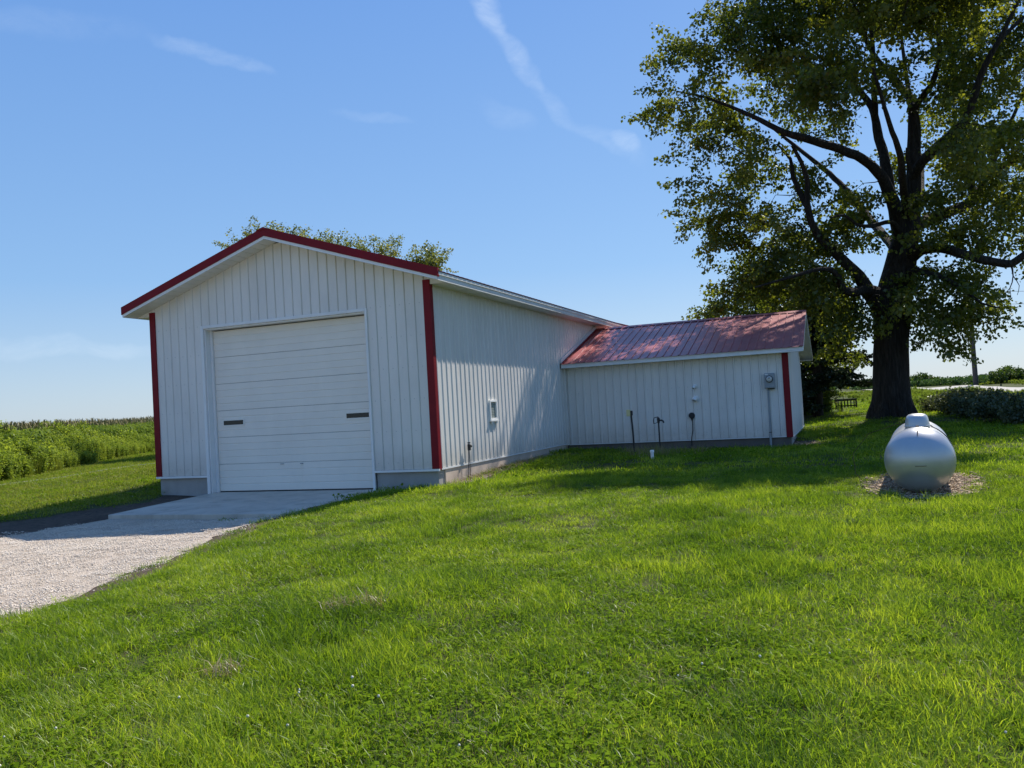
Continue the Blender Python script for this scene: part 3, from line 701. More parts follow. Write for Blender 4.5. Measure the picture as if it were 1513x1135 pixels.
# electric meter: box, hub, socket dial, conduit
t = thing('electric_meter', 'grey electric meter box with round glass dial on the wing wall beside the red trim', 'electric meter'); place(t, 5.865, L_-.02, 0)
mb = MB().box((-.135, -.15, 1.68), (.135, -.002, 2.09)); mb.build('meter_box', M['grey_box'], t, bevel=.012)
MB().box((-.12, -.163, 1.70), (.12, -.1515, 1.86)).build('cover_plate', M['grey_box'], t, bevel=.004)
MB().box((-.115, -.153, 2.045), (-.03, -.1505, 2.07)).build('label_plate', M['pvc'], t)
MB().lathe([(.095, -.151), (.095, -.19), (.082, -.196)], 28, 'y', center=(0.0, 0, 1.93)).build('meter_ring', M['darkmetal'], t, smooth=True)
d = MB().lathe([(.078, -.192), (.076, -.225), (.06, -.238), (.02, -.242)], 28, 'y', center=(0.0, 0, 1.93)).build('meter_dial', M['dial'], t, smooth=True)
MB().box((-.028, -.2455, 1.945), (.028, -.2425, 1.965)).build('meter_register', M['black'], d)
MB().box((-.07, -.10, 1.655), (.12, -.03, 1.679)).build('conduit_hub', M['darkmetal'], t, bevel=.006)
MB().tube([(-.055, -.06, 1.654), (-.06, -.055, .9), (-.075, -.05, .12)], .024, 10).build('conduit', M['grey_box'], t, smooth=True)
MB().tube([(-.072, -.05, .46), (-.076, -.05, .05)], .032, 10).build('conduit_sleeve', M['grey_box'], t, smooth=True)
MB().box((-.10, -.09, .48), (-.035, -.002, .50)).build('pipe_strap', M['darkmetal'], t)
# two exhaust stubs
for z, r, lb in ((1.857, .042, 'smaller upper white vent stub poking out of the wing wall'), (1.514, .062, 'larger lower white vent stub poking out of the wing wall')):
    t = thing('vent_stub', lb, 'vent', group='white vent stubs on the wing wall'); place(t, 3.848, L_-.02, z)
    MB().lathe([(r*1.5, 0), (r*1.5, -.012), (r*1.02, -.014)], 20, 'y').build('flange', M['pvc'], t, smooth=True)
    mb = MB().tube([(0, -.015, 0), (-.005, -.07, 0), (-.02, -.12, -.022), (-.03, -.135, -.05)], [r, r, r, r*.98], 16)
    mb.build('elbow', M['pvc'], t, smooth=True)
    MB().lathe([(r*.8, 0), (r*.8, .004)], 14, 'z', center=(-.033, -.139, -.058)).build('opening', M['black'], t)
# black round outlet with cable
t = thing('cable_outlet', 'black round outlet cover on the wing wall with a cable running down', 'outlet'); place(t, 3.711, L_-.02, 1.046)
MB().lathe([(.085, 0), (.085, -.05), (.07, -.075), (.02, -.08)], 20, 'y').build('cover', M['black'], t, smooth=True)
MB().tube([(0.0, -.05, -.06), (.015, -.045, -.2), (.005, -.03, -.42), (-.04, -.03, -.62), (-.05, -.03, -.85)], .013, 8).build('cable', M['black'], t, smooth=True)
MB().tube([(0.0, -.045, -.06), (.008, -.045, -.15)], [.035, .016], 8).build('cable_gland', M['black'], t, smooth=True)
# post with box (leaning a little)
pp = uvw(1.95, 6.9); gz = zg1(pp[0], pp[1])
pp = pix(937, 656, 23.0); gz = zg1(pp[0], pp[1]); tp = pix(932, 606, 23.0)
t = thing('pedestal_post', 'thin dark post topped by a small cream box in front of the wing', 'post', (pp[0], pp[1], gz), TH)
h = tp[2]-gz
MB().tube([(0, 0, -.1), (-.015, 0, h*.5), (-.04, 0, h-.03)], [.028, .026, .026], 8).build('post', M['darkmetal'], t, smooth=True)
MB().box((-.16, -.05, h-.17), (-.05, .05, h+.015)).build('outlet_box', M['ivory'], t, bevel=.012)
MB().box((-.05, -.035, h-.15), (.005, .035, h-.02)).build('box_bracket', M['darkmetal'], t)
# frost-free yard hydrants
def hydrant(lb, loc, h, rz, hose=False):
    t = thing('yard_hydrant', lb, 'hydrant', loc, rz, 'standpipe hydrants beside the building')
    MB().tube([(0, 0, -.1), (0, 0, h)], .021, 10).build('standpipe', M['darkmetal'], t, smooth=True)
    MB().tube([(0, 0, h-.02), (0, 0, h+.05), (0, 0, h+.12), (0, 0, h+.14)], [.03, .042, .042, .02], 12).build('valve_head', M['darkmetal'], t, smooth=True)
    MB().tube([(.02, 0, h+.06), (.09, 0, h+.055), (.13, 0, h+.03), (.14, 0, h-.02)], [.026, .024, .022, .024], 10).build('spout', M['darkmetal'], t, smooth=True)
    MB().tube([(.01, 0, h+.135), (-.04, 0, h+.15), (-.12, 0, h+.13), (-.14, 0, h+.06), (-.135, 0, h-.03)], .012, 8).build('pump_handle', M['darkmetal'], t, smooth=True)
    MB().tube([(0, 0, h+.13), (-.02, 0, h+.16)], [.014, .02], 8).build('pivot', M['darkmetal'], t)
    MB().tube([(-.015, 0, h+.02), (-.08, 0, h-.02), (-.134, 0, h-.02)], .008, 6).build('link_rod', M['darkmetal'], t)
    if hose:
        MB().tube([(.14, 0, h-.02), (.15, .02, h-.12), (.12, .02, h-.35), (.02, .01, .12), (-.05, 0, .0)], .014, 8).build('hose', M['black'], t, smooth=True)
    return t
pp = pix(975.5, 664, 23.2); gz = zg1(pp[0], pp[1]); tp = pix(973, 619, 23.2)
hydrant('dark iron standpipe hydrant in the weeds in front of the wing', (pp[0], pp[1], gz), tp[2]-gz-.1, TH)
pp = uvw(.09, 1.33); gz = zg1(pp[0], pp[1])
t2 = thing('hose_bib_stand', 'black hose bib on a thin stake against the sunlit garage side wall', 'hose bib', (pp[0], pp[1], gz), TH+math.pi/2)
h = .80-gz
MB().tube([(0, 0, -.05), (.01, .01, h-.05)], .006, 8).build('stake', M['rust'], t2, smooth=True)
MB().box((-.035, -.03, h-.12), (.035, .03, h+.02)).build('valve_body', M['black'], t2, bevel=.012)
MB().tube([(.03, 0, h-.02), (.10, 0, h-.02), (.115, 0, h-.05)], [.02, .018, .022], 8).build('spout', M['black'], t2, smooth=True)
MB().lathe([(.03, h+.03), (.035, h+.045), (.03, h+.06)], 10).build('valve_wheel', M['black'], t2, smooth=True)
MB().tube([(-.03, 0, h-.04), (-.09, -.02, h-.12), (-.14, -.03, h-.4), (-.2, -.05, .1), (-.26, -.05, .0)], .007, 8).build('hose', M['black'], t2, smooth=True)
# white cleanout pipe
pp = pix(964, 678, 20.3); gz = zg1(pp[0], pp[1]); tp = pix(963, 665, 20.3)
t = thing('cleanout_pipe', 'short white plastic cleanout pipe standing in the grass in front of the wing', 'pipe', (pp[0], pp[1], gz))
h = max(.2, tp[2]-gz)
MB().tube([(0, 0, -.05), (0, 0, h-.05)], .04, 14).build('pipe', M['pvc'], t, smooth=True)
MB().tube([(0, 0, h-.06), (0, 0, h-.01), (0, 0, h)], [.05, .05, .042], 14).build('cap', M['pvc'], t, smooth=True)

# ------------------------------------------------------------------ propane tank
R_ = .44
ct = np.array([TC[0], TC[1]]); tg = zg1(*ct)
rzT = math.atan2(TD[1], TD[0])
t = thing('propane_tank', 'silver propane tank with a domed valve cover lying on a bare patch of ground', 'propane tank', (ct[0], ct[1], tg), rzT)
HL = 1.28; CZ = R_+.03
prof = []
for a in np.linspace(0, 1, 12): prof.append((max(.004, R_*math.sin(a*math.pi/2)), -HL-R_*.78*math.cos(a*math.pi/2)))
prof += [(R_, -HL+.25), (R_, 0), (R_, HL-.25)]
for a in np.linspace(1, 0, 12): prof.append((max(.004, R_*math.sin(a*math.pi/2)), HL+R_*.78*math.cos(a*math.pi/2)))
MB().lathe(prof, 56, 'x', center=(0, 0, CZ)).build('tank_shell', M['tank'], t, smooth=True)
for x in (-HL, HL):
    MB().lathe([(R_+.001, x-.012), (R_+.005, x-.004), (R_+.005, x+.004), (R_+.001, x+.012)], 56, 'x', center=(0, 0, CZ)).build('weld_seam', M['tank'], t, smooth=True)
# valve cover: a flattened hood with a lip, hinge and hasp
mb = MB(); n = 28
LX = -.86
def hood(a, f):
    return .23*f*np.sign(math.cos(a))*abs(math.cos(a))**.75, .172*f*np.sign(math.sin(a))*abs(math.sin(a))**.75
top = CZ+R_
lv = [(1.0, top-.06), (1.0, top+.03), (.90, top+.11), (.82, top+.145), (.68, top+.165), (.4, top+.176), (.02, top+.18)]
for f, z in lv:
    for j in range(n): x, y = hood(2*math.pi*j/n, f); mb.v.append((x+LX, y*.92, z))
for i in range(len(lv)-1):
    for j in range(n): a = i*n+j; b = i*n+(j+1) % n; mb.f.append((a, b, b+n, a+n)); mb.mi.append(0)
lid = mb.build('valve_cover', M['tank'], t, smooth=True)
mb = MB(); 
for i, (f, z) in enumerate([(1.01, top-.01), (1.05, top-.005), (1.05, top+.012), (1.01, top+.02)]):
    for j in range(n): x, y = hood(2*math.pi*j/n, f); mb.v.append((x+LX, y*.92, z))
for i in range(3):
    for j in range(n): a = i*n+j; b = i*n+(j+1) % n; mb.f.append((a, b, b+n, a+n)); mb.mi.append(0)
mb.build('cover_rim', M['tank'], lid, smooth=True)
MB().box((LX-.25, -.02, top-.03), (LX-.228, .02, top+.02)).build('hasp', M['darkmetal'], t, bevel=.004)
MB().box((LX-.37, -.022, top-.006), (LX-.31, .022, top+.022)).build('fill_plug', M['darkmetal'], t, bevel=.004)
# rust streak and worn data plate on the near head
MB().tube([(-HL-.03, 0, top-.035+.034), (-HL-.17, .0, top-.052+.006), (-HL-.24, .004, top-.135+.028)], [.004, .007, .003], 5).build('drip_streak', M['rust'], t)
MB().box((-HL-R_*.78-.003, -.08, CZ-.062), (-HL-R_*.76, .06, CZ-.056)).build('data_plate', M['darkmetal'], t)
for sx in (-.62, .62):
    for sy in (-.24, .24):
        MB().box((sx-.03, sy-.04, -.03), (sx+.03, sy+.04, .2)).build('leg', M['darkmetal'], t)
    MB().box((sx-.12, -.4, -.06), (sx+.12, .4, -.0)).build('concrete_block', M['concrete'], t, bevel=.01)
for x in (-HL+.32, HL-.32):
    MB().prism([(x-.06, -.006, top-.01), (x+.06, -.006, top-.01), (x+.035, -.006, top+.06), (x-.035, -.006, top+.06)], (0, .012, 0)).build('lifting_lug', M['tank'], t)
# strap line over the right side and copper line off the left
mb = MB(); pts = [(-.55, -.17, top-.01)]+[( -.45, -R_*math.sin(a)-.004, CZ+R_*math.cos(a)+.004) for k, a in enumerate(np.linspace(.45, 1.7, 9))]
mb.tube(pts, .009, 6).build('hold_down_cable', M['darkmetal'], t, smooth=True)
mb = MB().tube([(.1, .17, top+.01), (.15, .35, top-.02), (.3, .7, top-.14), (.3, .95, top-.45), (.15, .92, top-.75), (.0, .78, .02)], .0045, 6)
mb.build('gas_line', M['rust'], t, smooth=True)

# ------------------------------------------------------------------ scatter: one object holds its prototypes and the points they stand on
def gn_scatter(name, protos, pts, rot, scl, idx, mats, kind='stuff'):
    """protos: list of (verts, faces(list), rnd, material index); instanced inside this one object by geometry nodes"""
    vs, fs, rn, pid, mi = [], [], [], [], []
    k = 0
    for j, (v, f, r, m_) in enumerate(protos):
        v = np.asarray(v, float); vs.append(v); rn.append(np.asarray(r, float)); pid.append(np.full(len(v), j+1))
        f = np.asarray(f, np.int64); fs.append(f+k); mi.append(np.full(len(f), m_) if np.isscalar(m_) else np.asarray(m_)); k += len(v)
    n = len(pts); P = len(protos)
    V_ = np.concatenate(vs+[np.asarray(pts, float)]); fa = np.concatenate(fs)
    me = np_mesh(name, V_, fa, np.concatenate(rn+[np.zeros(n)]))
    me.polygons.foreach_set('material_index', np.concatenate(mi).astype(np.int32))
    def attr(nm, typ, val, prop):
        a = me.attributes.new(nm, typ, 'POINT'); a.data.foreach_set(prop, val)
    attr('pid', 'INT', np.concatenate(pid+[np.zeros(n)]).astype(np.int32), 'value')
    z = np.zeros((k, 3), np.float32)
    attr('rot', 'FLOAT_VECTOR', np.concatenate([z, rot]).astype(np.float32).ravel(), 'vector')
    attr('scl', 'FLOAT_VECTOR', np.concatenate([z, scl]).astype(np.float32).ravel(), 'vector')
    attr('idx', 'INT', np.concatenate([np.zeros(k), idx]).astype(np.int32), 'value')
    for m_ in mats: me.materials.append(m_)
    o = link(name, me)
    ng = bpy.data.node_groups.new(name, 'GeometryNodeTree')
    ng.interface.new_socket('Geometry', in_out='INPUT', socket_type='NodeSocketGeometry')
    ng.interface.new_socket('Geometry', in_out='OUTPUT', socket_type='NodeSocketGeometry')
    nd, ln = ng.nodes, ng.links
    gi = nd.new('NodeGroupInput'); go = nd.new('NodeGroupOutput')
    def named(nm, typ):
        a = nd.new('GeometryNodeInputNamedAttribute'); a.data_type = typ; a.inputs['Name'].default_value = nm; return a.outputs['Attribute']
    pa = named('pid', 'INT'); jn = nd.new('GeometryNodeJoinGeometry')
    def sep(val):
        c = nd.new('FunctionNodeCompare'); c.data_type = 'INT'; c.operation = 'EQUAL'
        ln.new(pa, c.inputs[2]); c.inputs[3].default_value = val
        s = nd.new('GeometryNodeSeparateGeometry'); s.domain = 'POINT'
        ln.new(gi.outputs[0], s.inputs['Geometry']); ln.new(c.outputs[0], s.inputs['Selection']); return s.outputs['Selection']
    for j in range(P):
        t_ = nd.new('GeometryNodeGeometryToInstance'); ln.new(sep(j+1), t_.inputs[0]); ln.new(t_.outputs[0], jn.inputs[0])
    ip = nd.new('GeometryNodeInstanceOnPoints')
    ln.new(sep(0), ip.inputs['Points']); ln.new(jn.outputs[0], ip.inputs['Instance'])
    ip.inputs['Pick Instance'].default_value = True
    ln.new(named('idx', 'INT'), ip.inputs['Instance Index'])
    er = nd.new('FunctionNodeEulerToRotation'); ln.new(named('rot', 'FLOAT_VECTOR'), er.inputs[0]); ln.new(er.outputs[0], ip.inputs['Rotation'])
    ln.new(named('scl', 'FLOAT_VECTOR'), ip.inputs['Scale'])
    ln.new(ip.outputs[0], go.inputs[0])
    md = o.modifiers.new('scatter', 'NODES'); md.node_group = ng
    tag(o, kind=kind); return o

def pnoise(x, y, s, seed=0):
    """cheap smooth 2D value noise, 0..1"""
    r = np.random.default_rng(seed); G = r.random((64, 64))
    u, v = np.asarray(x)/s+31.7, np.asarray(y)/s+17.3
    i, j = np.floor(u).astype(int), np.floor(v).astype(int); a, b = u-i, v-j
    a = a*a*(3-2*a); b = b*b*(3-2*b)
    g = lambda p, q: G[p % 64, q % 64]
    return (g(i, j)*(1-a)+g(i+1, j)*a)*(1-b)+(g(i, j+1)*(1-a)+g(i+1, j+1)*a)*b

def blades(n, rad, h0, h1, w0, w1, lean=.5, seed=0):
    """a small patch of curved grass blades: each two quads that narrow to a tip"""
    r = np.random.default_rng(seed)
    a = r.random(n)*2*np.pi; d = rad*np.sqrt(r.random(n)); bx, by = d*np.cos(a), d*np.sin(a)
    h = h0+(h1-h0)*r.random(n)**1.3; w = w0+(w1-w0)*r.random(n)
    az = r.random(n)*2*np.pi; ln_ = lean*(.25+r.random(n)); fa = az+np.pi/2+r.normal(0, .5, n)
    wx, wy = np.cos(fa)*w/2, np.sin(fa)*w/2
    P = np.zeros((n, 6, 3))
    for k, (t, ww) in enumerate([(0, .8), (.5, 1.0), (1.0, .12)]):
        off = ln_*h*t**1.8; zz = h*t*np.sqrt(np.maximum(.15, 1-(.55*ln_*t)**2))
        cx, cy = bx+np.cos(az)*off, by+np.sin(az)*off
        P[:, 2*k] = np.stack([cx-wx*ww, cy-wy*ww, zz], -1); P[:, 2*k+1] = np.stack([cx+wx*ww, cy+wy*ww, zz], -1)
    base = np.arange(n)[:, None]*6
    F = np.concatenate([base+np.array([0, 1, 3, 2]), base+np.array([2, 3, 5, 4])])
    rn = np.repeat(r.random(n), 6)
    return P.reshape(-1, 3), F, rn
def leaflets(n, rad, h0, h1, size, seed=0, tilt=.5):
    """low broad-leaved plants (clover, plantain): small folded leaves held at various heights"""
    r = np.random.default_rng(seed)
    a = r.random(n)*2*np.pi; d = rad*np.sqrt(r.random(n)); c = np.stack([d*np.cos(a), d*np.sin(a), h0+(h1-h0)*r.random(n)], -1)
    s = size*(.6+.8*r.random(n)); az = r.random(n)*2*np.pi
    fx = np.stack([np.cos(az), np.sin(az), r.normal(0, tilt, n)], -1); fx /= np.linalg.norm(fx, axis=1)[:, None]
    sd = np.stack([-np.sin(az), np.cos(az), r.normal(0, tilt, n)], -1)
    q = np.stack([c-fx*s[:, None]*.5, c+sd*s[:, None]*.42, c+fx*s[:, None]*.5, c-sd*s[:, None]*.42], 1)
    return q.reshape(-1, 3), np.arange(4*n).reshape(n, 4), np.repeat(r.random(n), 4)
def cat(*parts):
    V, F, R, Mi = [], [], [], []; k = 0
    for (v, f, r, m_) in parts:
        V.append(v); F.append(np.asarray(f)+k); R.append(r); Mi.append(np.full(len(f), m_)); k += len(v)
    return np.concatenate(V), np.concatenate(F), np.concatenate(R), np.concatenate(Mi)

bodies = [[tuple(uvw(*q)[:2]) for q in [(-W_-.05, -.06), (.06, -.06), (.06, DEP), (-W_-.05, DEP)]], [tuple(uvw(*q)[:2]) for q in [(0, L_-.22), (LA+.06, L_-.22), (LA+.06, L_+DA), (0, L_+DA)]]]
def lawn_ok(x, y, soft=.12):
    j1 = rng.normal(0, soft, x.shape); j2 = rng.normal(0, soft, x.shape)
    k = np.ones(x.shape, bool)
    for p in (gravel_p, soil_p): k &= ~inpoly(x+j1, y+j2, p)
    e = inpoly(x+j1*.6, y+j2*.6, edge_p); k &= ~(e & (rng.random(x.shape) < .72))
    for p in (bare_p, bare2_p, bare3_p): k &= ~inpoly(x+j1*.8, y+j2*.8, p)
    k &= ~inpoly(x, y, apr) & ~inpoly(x, y, road_p)
    for p in bodies: k &= ~inpoly(x, y, p)
    return k
def wedge(r0, r1, dens, half=.64, xoff=0):
    """random points in the ground sector seen by the camera (with a margin at the sides)"""
    n = int(dens*half*(r1**2-r0**2)); r = np.sqrt(r0**2+(r1**2-r0**2)*rng.random(n)); a = (rng.random(n)*2-1)*half
    return r*np.sin(a), r*np.cos(a)
def behind_building(x, y):
    """ground wholly hidden behind the garage is left with the plain turf sheet"""
    p = np.stack([x-BO[0], y-BO[1]], -1); u = p@U[:2]; v = p@V[:2]
    return (u > -W_) & (u < LA) & (v > 12)
def rots(n, t=.12): return np.stack([rng.normal(0, t, n), rng.normal(0, t, n), rng.random(n)*2*np.pi], -1)

# ---- lawn
gp = [blades(64, .13, .03, .085, .0026, .0048, 1.05, s)+(0,) for s in range(4)]           # ordinary turf
gp += [blades(56, .12, .06, .135, .003, .0055, .85, 10+s)+(0,) for s in range(2)]          # longer tufts
gp += [cat(leaflets(15, .12, .02, .06, .024, 20+s, .3)+(1,), blades(46, .13, .03, .09, .003, .0052, 1.0, 30+s)+(0,)) for s in range(3)]  # clover mixed in
gp += [cat(blades(24, .12, .03, .08, .003, .005, .9, 40)+(0,), blades(16, .12, .03, .07, .002, .004, 1.1, 41)+(2,))]               # thin patch with straw
gfar = [blades(70, .36, .04, .10, .008, .014, .75, 50+s)+(0,) for s in range(4)]
gfar += [cat(leaflets(50, .34, .03, .07, .04, 60)+(1,), blades(30, .34, .03, .08, .008, .013, .8, 61)+(0,))]
def lawn(name, x, y, protos, far=False, mats=None, sc=1.0):
    k = lawn_ok(x, y); x, y = x[k], y[k]; n = len(x)
    z = zg(x, y)
    big = pnoise(x, y, 1.6, 3); md = pnoise(x, y, .55, 4); cl = .6*pnoise(x, y, 1.1, 5)+.4*pnoise(x, y, .3, 6)
    R = np.hypot(x, y)
    if not far:
        idx = rng.integers(0, 4, n)
        lng = (md*.6+big*.4 > .60) & (rng.random(n) < .35); idx[lng] = 4+rng.integers(0, 2, lng.sum())
        cthr = np.where((R < 4.9) & (x > -.2), .52, np.where(R < 4.6, .64, .74))
        c = (cl > cthr) & (rng.random(n) < .75); idx[c] = 6+rng.integers(0, 3, c.sum())
        d = (pnoise(x, y, .8, 8)*.5+pnoise(x, y, .25, 9)*.5 > .655); idx[d] = 9
    else:
        idx = rng.integers(0, 4, n); c = (cl > .62) & (rng.random(n) < .6); idx[c] = 4
    h = (.62+.75*(.6*big+.4*md))*sc
    scl = np.stack([np.ones(n), np.ones(n), h], -1)*(.85+.3*rng.random(n))[:, None]
    return gn_scatter(name, protos, np.stack([x, y, z-.004], -1), rots(n), scl, idx, mats or [M['grass'], M['clover'], M['straw']])
x0_, y0_ = wedge(2.4, 5.5, 200, .80); x1_, y1_ = wedge(5.5, 10, 130, .78); x2_, y2_ = wedge(10, 17, 70, .74)
xb = rng.random(2600)*12-5; yb = rng.random(2600)*6.5-3.5; kb = (np.hypot(xb, yb) > 2.35) | (np.abs(xb) > .74*np.maximum(yb, 0)+.5)   # round about where the camera stands
kb &= ~((np.hypot(xb, yb) >= 2.4) & (np.abs(np.arctan2(xb, yb)) < .8)); x2_, y2_ = np.concatenate([x2_, xb[kb]]), np.concatenate([y2_, yb[kb]])
lawn('lawn_grass', np.concatenate([x0_, x1_, x2_]), np.concatenate([y0_, y1_, y2_]), gp)
x3_, y3_ = wedge(16, 30, 12, .74); x4_, y4_ = wedge(30, 62, 5, .66)
x3_, y3_ = np.concatenate([x3_, x4_]), np.concatenate([y3_, y4_])
kk = ~behind_building(x3_, y3_) & ((x3_ > -6) | (y3_ < 12)) & (x3_ < 26.0+(y3_-30)*.2)
lawn('far_lawn_grass', x3_[kk], y3_[kk], gfar, True)
xl = -rng.random(26000)*20-6.0; yl = 12+rng.random(26000)*58
kl = (xl > -.50*yl-8) & ((xl-BO[0])*U[0]+(yl-BO[1])*U[1] < -W_+.3) & (xl > -18.3-(yl-30)*.2-2*(yl < 30))
lawn('left_lawn_grass', xl[kl], yl[kl], gfar, True, [M['grassleft'], M['clover'], M['straw']], .8)
# a strip of white clover heads across the left lawn, and a few by the camera
hv, hf, hr = [], [], []
def ball(n=6, m_=4, r=.0065):
    vs = []; fs = []
    for i in range(m_+1):
        for j in range(n):
            a = 2*math.pi*j/n; b = math.pi*i/m_; vs.append((max(.001, r*math.sin(b))*math.cos(a), max(.001, r*math.sin(b))*math.sin(a), -r*math.cos(b)))
    for i in range(m_):
        for j in range(n): fs.append((i*n+j, i*n+(j+1) % n, (i+1)*n+(j+1) % n, (i+1)*n+j))
    return np.array(vs), np.array(fs)
bv, bf = ball()
cx, cy = wedge(3.0, 6.5, 7, .6); k = (pnoise(cx, cy, .9, 12)*.6+pnoise(cx, cy, .25, 13)*.4 > np.where(cx < -.3, .54, .68)) & lawn_ok(cx, cy); cx, cy = cx[k][:260], cy[k][:260]
sx = rng.random(700); lx = -18.5+sx*6.5+rng.normal(0, .3, 700); ly = 23.5+sx*9+rng.normal(0, .25, 700)
ex, ey = wedge(8, 22, .12, .5); k2 = lawn_ok(ex, ey)
cx, cy = np.concatenate([cx, lx, ex[k2]]), np.concatenate([cy, ly, ey[k2]]); n = len(cx)
gn_scatter('clover_flowers', [(bv, bf, np.zeros(len(bv)), 0)], np.stack([cx, cy, zg(cx, cy)+.07+.03*rng.random(n)], -1), rots(n), np.ones((n, 3))*(.75+.5*rng.random(n))[:, None], np.zeros(n), [M['petal']])

# dried clumps lying on the lawn, each a thing
def straw_clump(lb, px, py, d, s, seed, name='dry_grass_clump', mt='straw', cat_='grass clump', group=None):
    p = pix(px, py, d); z = zg1(p[0], p[1])
    v, f, r = blades(90, .11*s, .03*s, .13*s, .003, .006, 1.5, seed)
    o = link(name, np_mesh(name, v, f, r), M[mt]); o.location = (p[0], p[1], z+.05); tag(o, lb, cat_, group); return o
straw_clump('tan clump of dried grass clippings lying in the middle of the near lawn', 548, 912, 6.35, 1.35, 71)
straw_clump('small tan dried grass clump lower left on the near lawn', 332, 1006, 4.95, 1.0, 72)
straw_clump('faint brownish patch of dried grass left of the brighter clump', 497, 914, 6.3, 1.0, 73)
straw_clump('dark green weed rosette standing out of the mown lawn below the tank', 1268, 790, 8.7, 1.2, 74, 'weed_rosette', 'under', 'weed')

# ---- chips of stone on the driveway, wood chips and litter on the bare patch
def chips(n, rad, s0, s1, seed, flat=.6):
    r = np.random.default_rng(seed); V, F = [], []; k = 0
    for i in range(n):
        a, d = r.random()*6.283, rad*math.sqrt(r.random()); s = s0+(s1-s0)*r.random()**2
        b = r.normal(0, 1, (6, 3))*.18+np.array([(1, 0, 0), (0, 1, 0), (-1, 0, 0), (0, -1, 0), (0, 0, 1), (0, 0, -1)]); b *= s*np.array([1, .6+.5*r.random(), flat])
        c, q = math.cos(a*5), math.sin(a*5); b = b@np.array([[c, -q, 0], [q, c, 0], [0, 0, 1]])
        V.append(b+np.array([d*math.cos(a), d*math.sin(a), s*flat*.4])); F += [(k, k+1, k+4), (k+1, k+2, k+4), (k+2, k+3, k+4), (k+3, k, k+4), (k+1, k, k+5), (k+2, k+1, k+5), (k+3, k+2, k+5), (k, k+3, k+5)]; k += 6
    V = np.concatenate(V); return V, np.array(F), np.zeros(len(V))
cp_ = [chips(110, .2, .004, .0135, 80+s, .5)+(0,) for s in range(4)]
n = 6400; X = -15+12*rng.random(n); Y = 5.0+11*rng.random(n)
k = inpoly(X+rng.normal(0, .12, n), Y+rng.normal(0, .12, n), gravel_p) & ~inpoly(X, Y, apr) & (X > -.72*Y-1); X, Y = X[k], Y[k]; n = len(X)
gn_scatter('gravel_stones', cp_, np.stack([X, Y, zg(X, Y)+.016], -1), rots(n, .05), np.ones((n, 3))*(.8+.5*rng.random(n))[:, None], rng.integers(0, 4, n), [M['stone']])
n = 420; A = rng.random(n)*6.283; D = np.sqrt(rng.random(n)); Q = TC+np.outer(D*np.cos(A)*1.75, TD)+np.outer(D*np.sin(A)*.78, TN)
wc = [chips(16, .16, .012, .045, 90+s, .25)+(0,) for s in range(3)]
Q = np.concatenate([Q, np.stack([uvw(6.6, 9.3)[0]+rng.normal(0, .3, 40), uvw(6.6, 9.3)[1]+rng.normal(0, .6, 40)], -1)]); n = len(Q)
gn_scatter('wood_chips', wc, np.stack([Q[:, 0], Q[:, 1], zg(Q[:, 0], Q[:, 1])+.012], -1), rots(n, .1), np.ones((n, 3)), rng.integers(0, 3, n), [M['chips']])
# dry tufts along the side-wall foundation and round the white pipe
st = [blades(40, .16, .08, .26, .004, .007, .9, 100+s)+(0,) for s in range(3)]+[blades(30, .16, .1, .3, .004, .008, .7, 110)+(1,)]
aa = rng.random(90); bb = .15+aa*5.6
pt = np.array([uvw(.16+abs(rng.normal(0, .16)), b) for b in bb])
q0 = pix(972, 672, 21.6)
p2 = np.stack([q0[0]+rng.normal(0, .42, 46), q0[1]+rng.normal(0, .5, 46), np.zeros(46)], -1)
p3 = np.array([uvw(.3+6*rng.random(), L_-.12-abs(rng.normal(0, .06))) for _ in range(60)])
pt = np.concatenate([pt, p2, p3]); n = len(pt); hs = np.concatenate([.25+.45*rng.random(90), .7+.9*rng.random(46), .3+.35*rng.random(60)])
ix = np.concatenate([rng.integers(0, 4, 90), rng.choice([0, 1, 3, 3], 46), rng.choice([3, 3, 1], 60)])
gn_scatter('tall_dry_grass', st, np.stack([pt[:, 0], pt[:, 1], zg(pt[:, 0], pt[:, 1])-.01], -1), rots(n), np.stack([np.ones(n)*.9, np.ones(n)*.9, hs], -1), ix, [M['straw'], M['grass']])

# ------------------------------------------------------------------ trees
def leaves_at(P, D, n_per, spread, along, size, rs, droop=.25, flat=.55, elong=1.5):
    """leaf quads in clusters at points P, running along directions D"""
    n = len(P)*n_per
    c = np.repeat(P, n_per, 0); d = np.repeat(D, n_per, 0); t = rs.random(n)
    off = rs.normal(0, 1, (n, 3))*np.array([1, 1, flat])*spread*(1.05-.5*t)[:, None]
    pos = c+d*(along*(t-.25))[:, None]+off; pos[:, 2] -= droop*(np.linalg.norm(off, axis=1)**1.5)
    ax = d*.6+rs.normal(0, .7, (n, 3)); ax[:, 2] -= .45; ax /= np.linalg.norm(ax, axis=1)[:, None]
    up = rs.normal(0, .75, (n, 3)); up[:, 2] += .7; sd = np.cross(ax, up); sd /= np.linalg.norm(sd, axis=1)[:, None]+1e-9
    nn = np.cross(sd, ax)
    s = size*(.65+.7*rs.random(n))[:, None]; w = s*(.36+.14*rs.random(n)[:, None])
    q = np.stack([pos, pos+ax*s*.5+sd*w+nn*s*.10, pos+ax*s*elong*.7, pos+ax*s*.5-sd*w+nn*s*.10], 1)
    cl = np.repeat(rs.random(len(P)), n_per)
    rn = np.clip(.55*cl+.45*rs.random(n)+rs.normal(0, .05, n), 0, 1)
    return q.reshape(-1, 3), np.repeat(rn, 4)
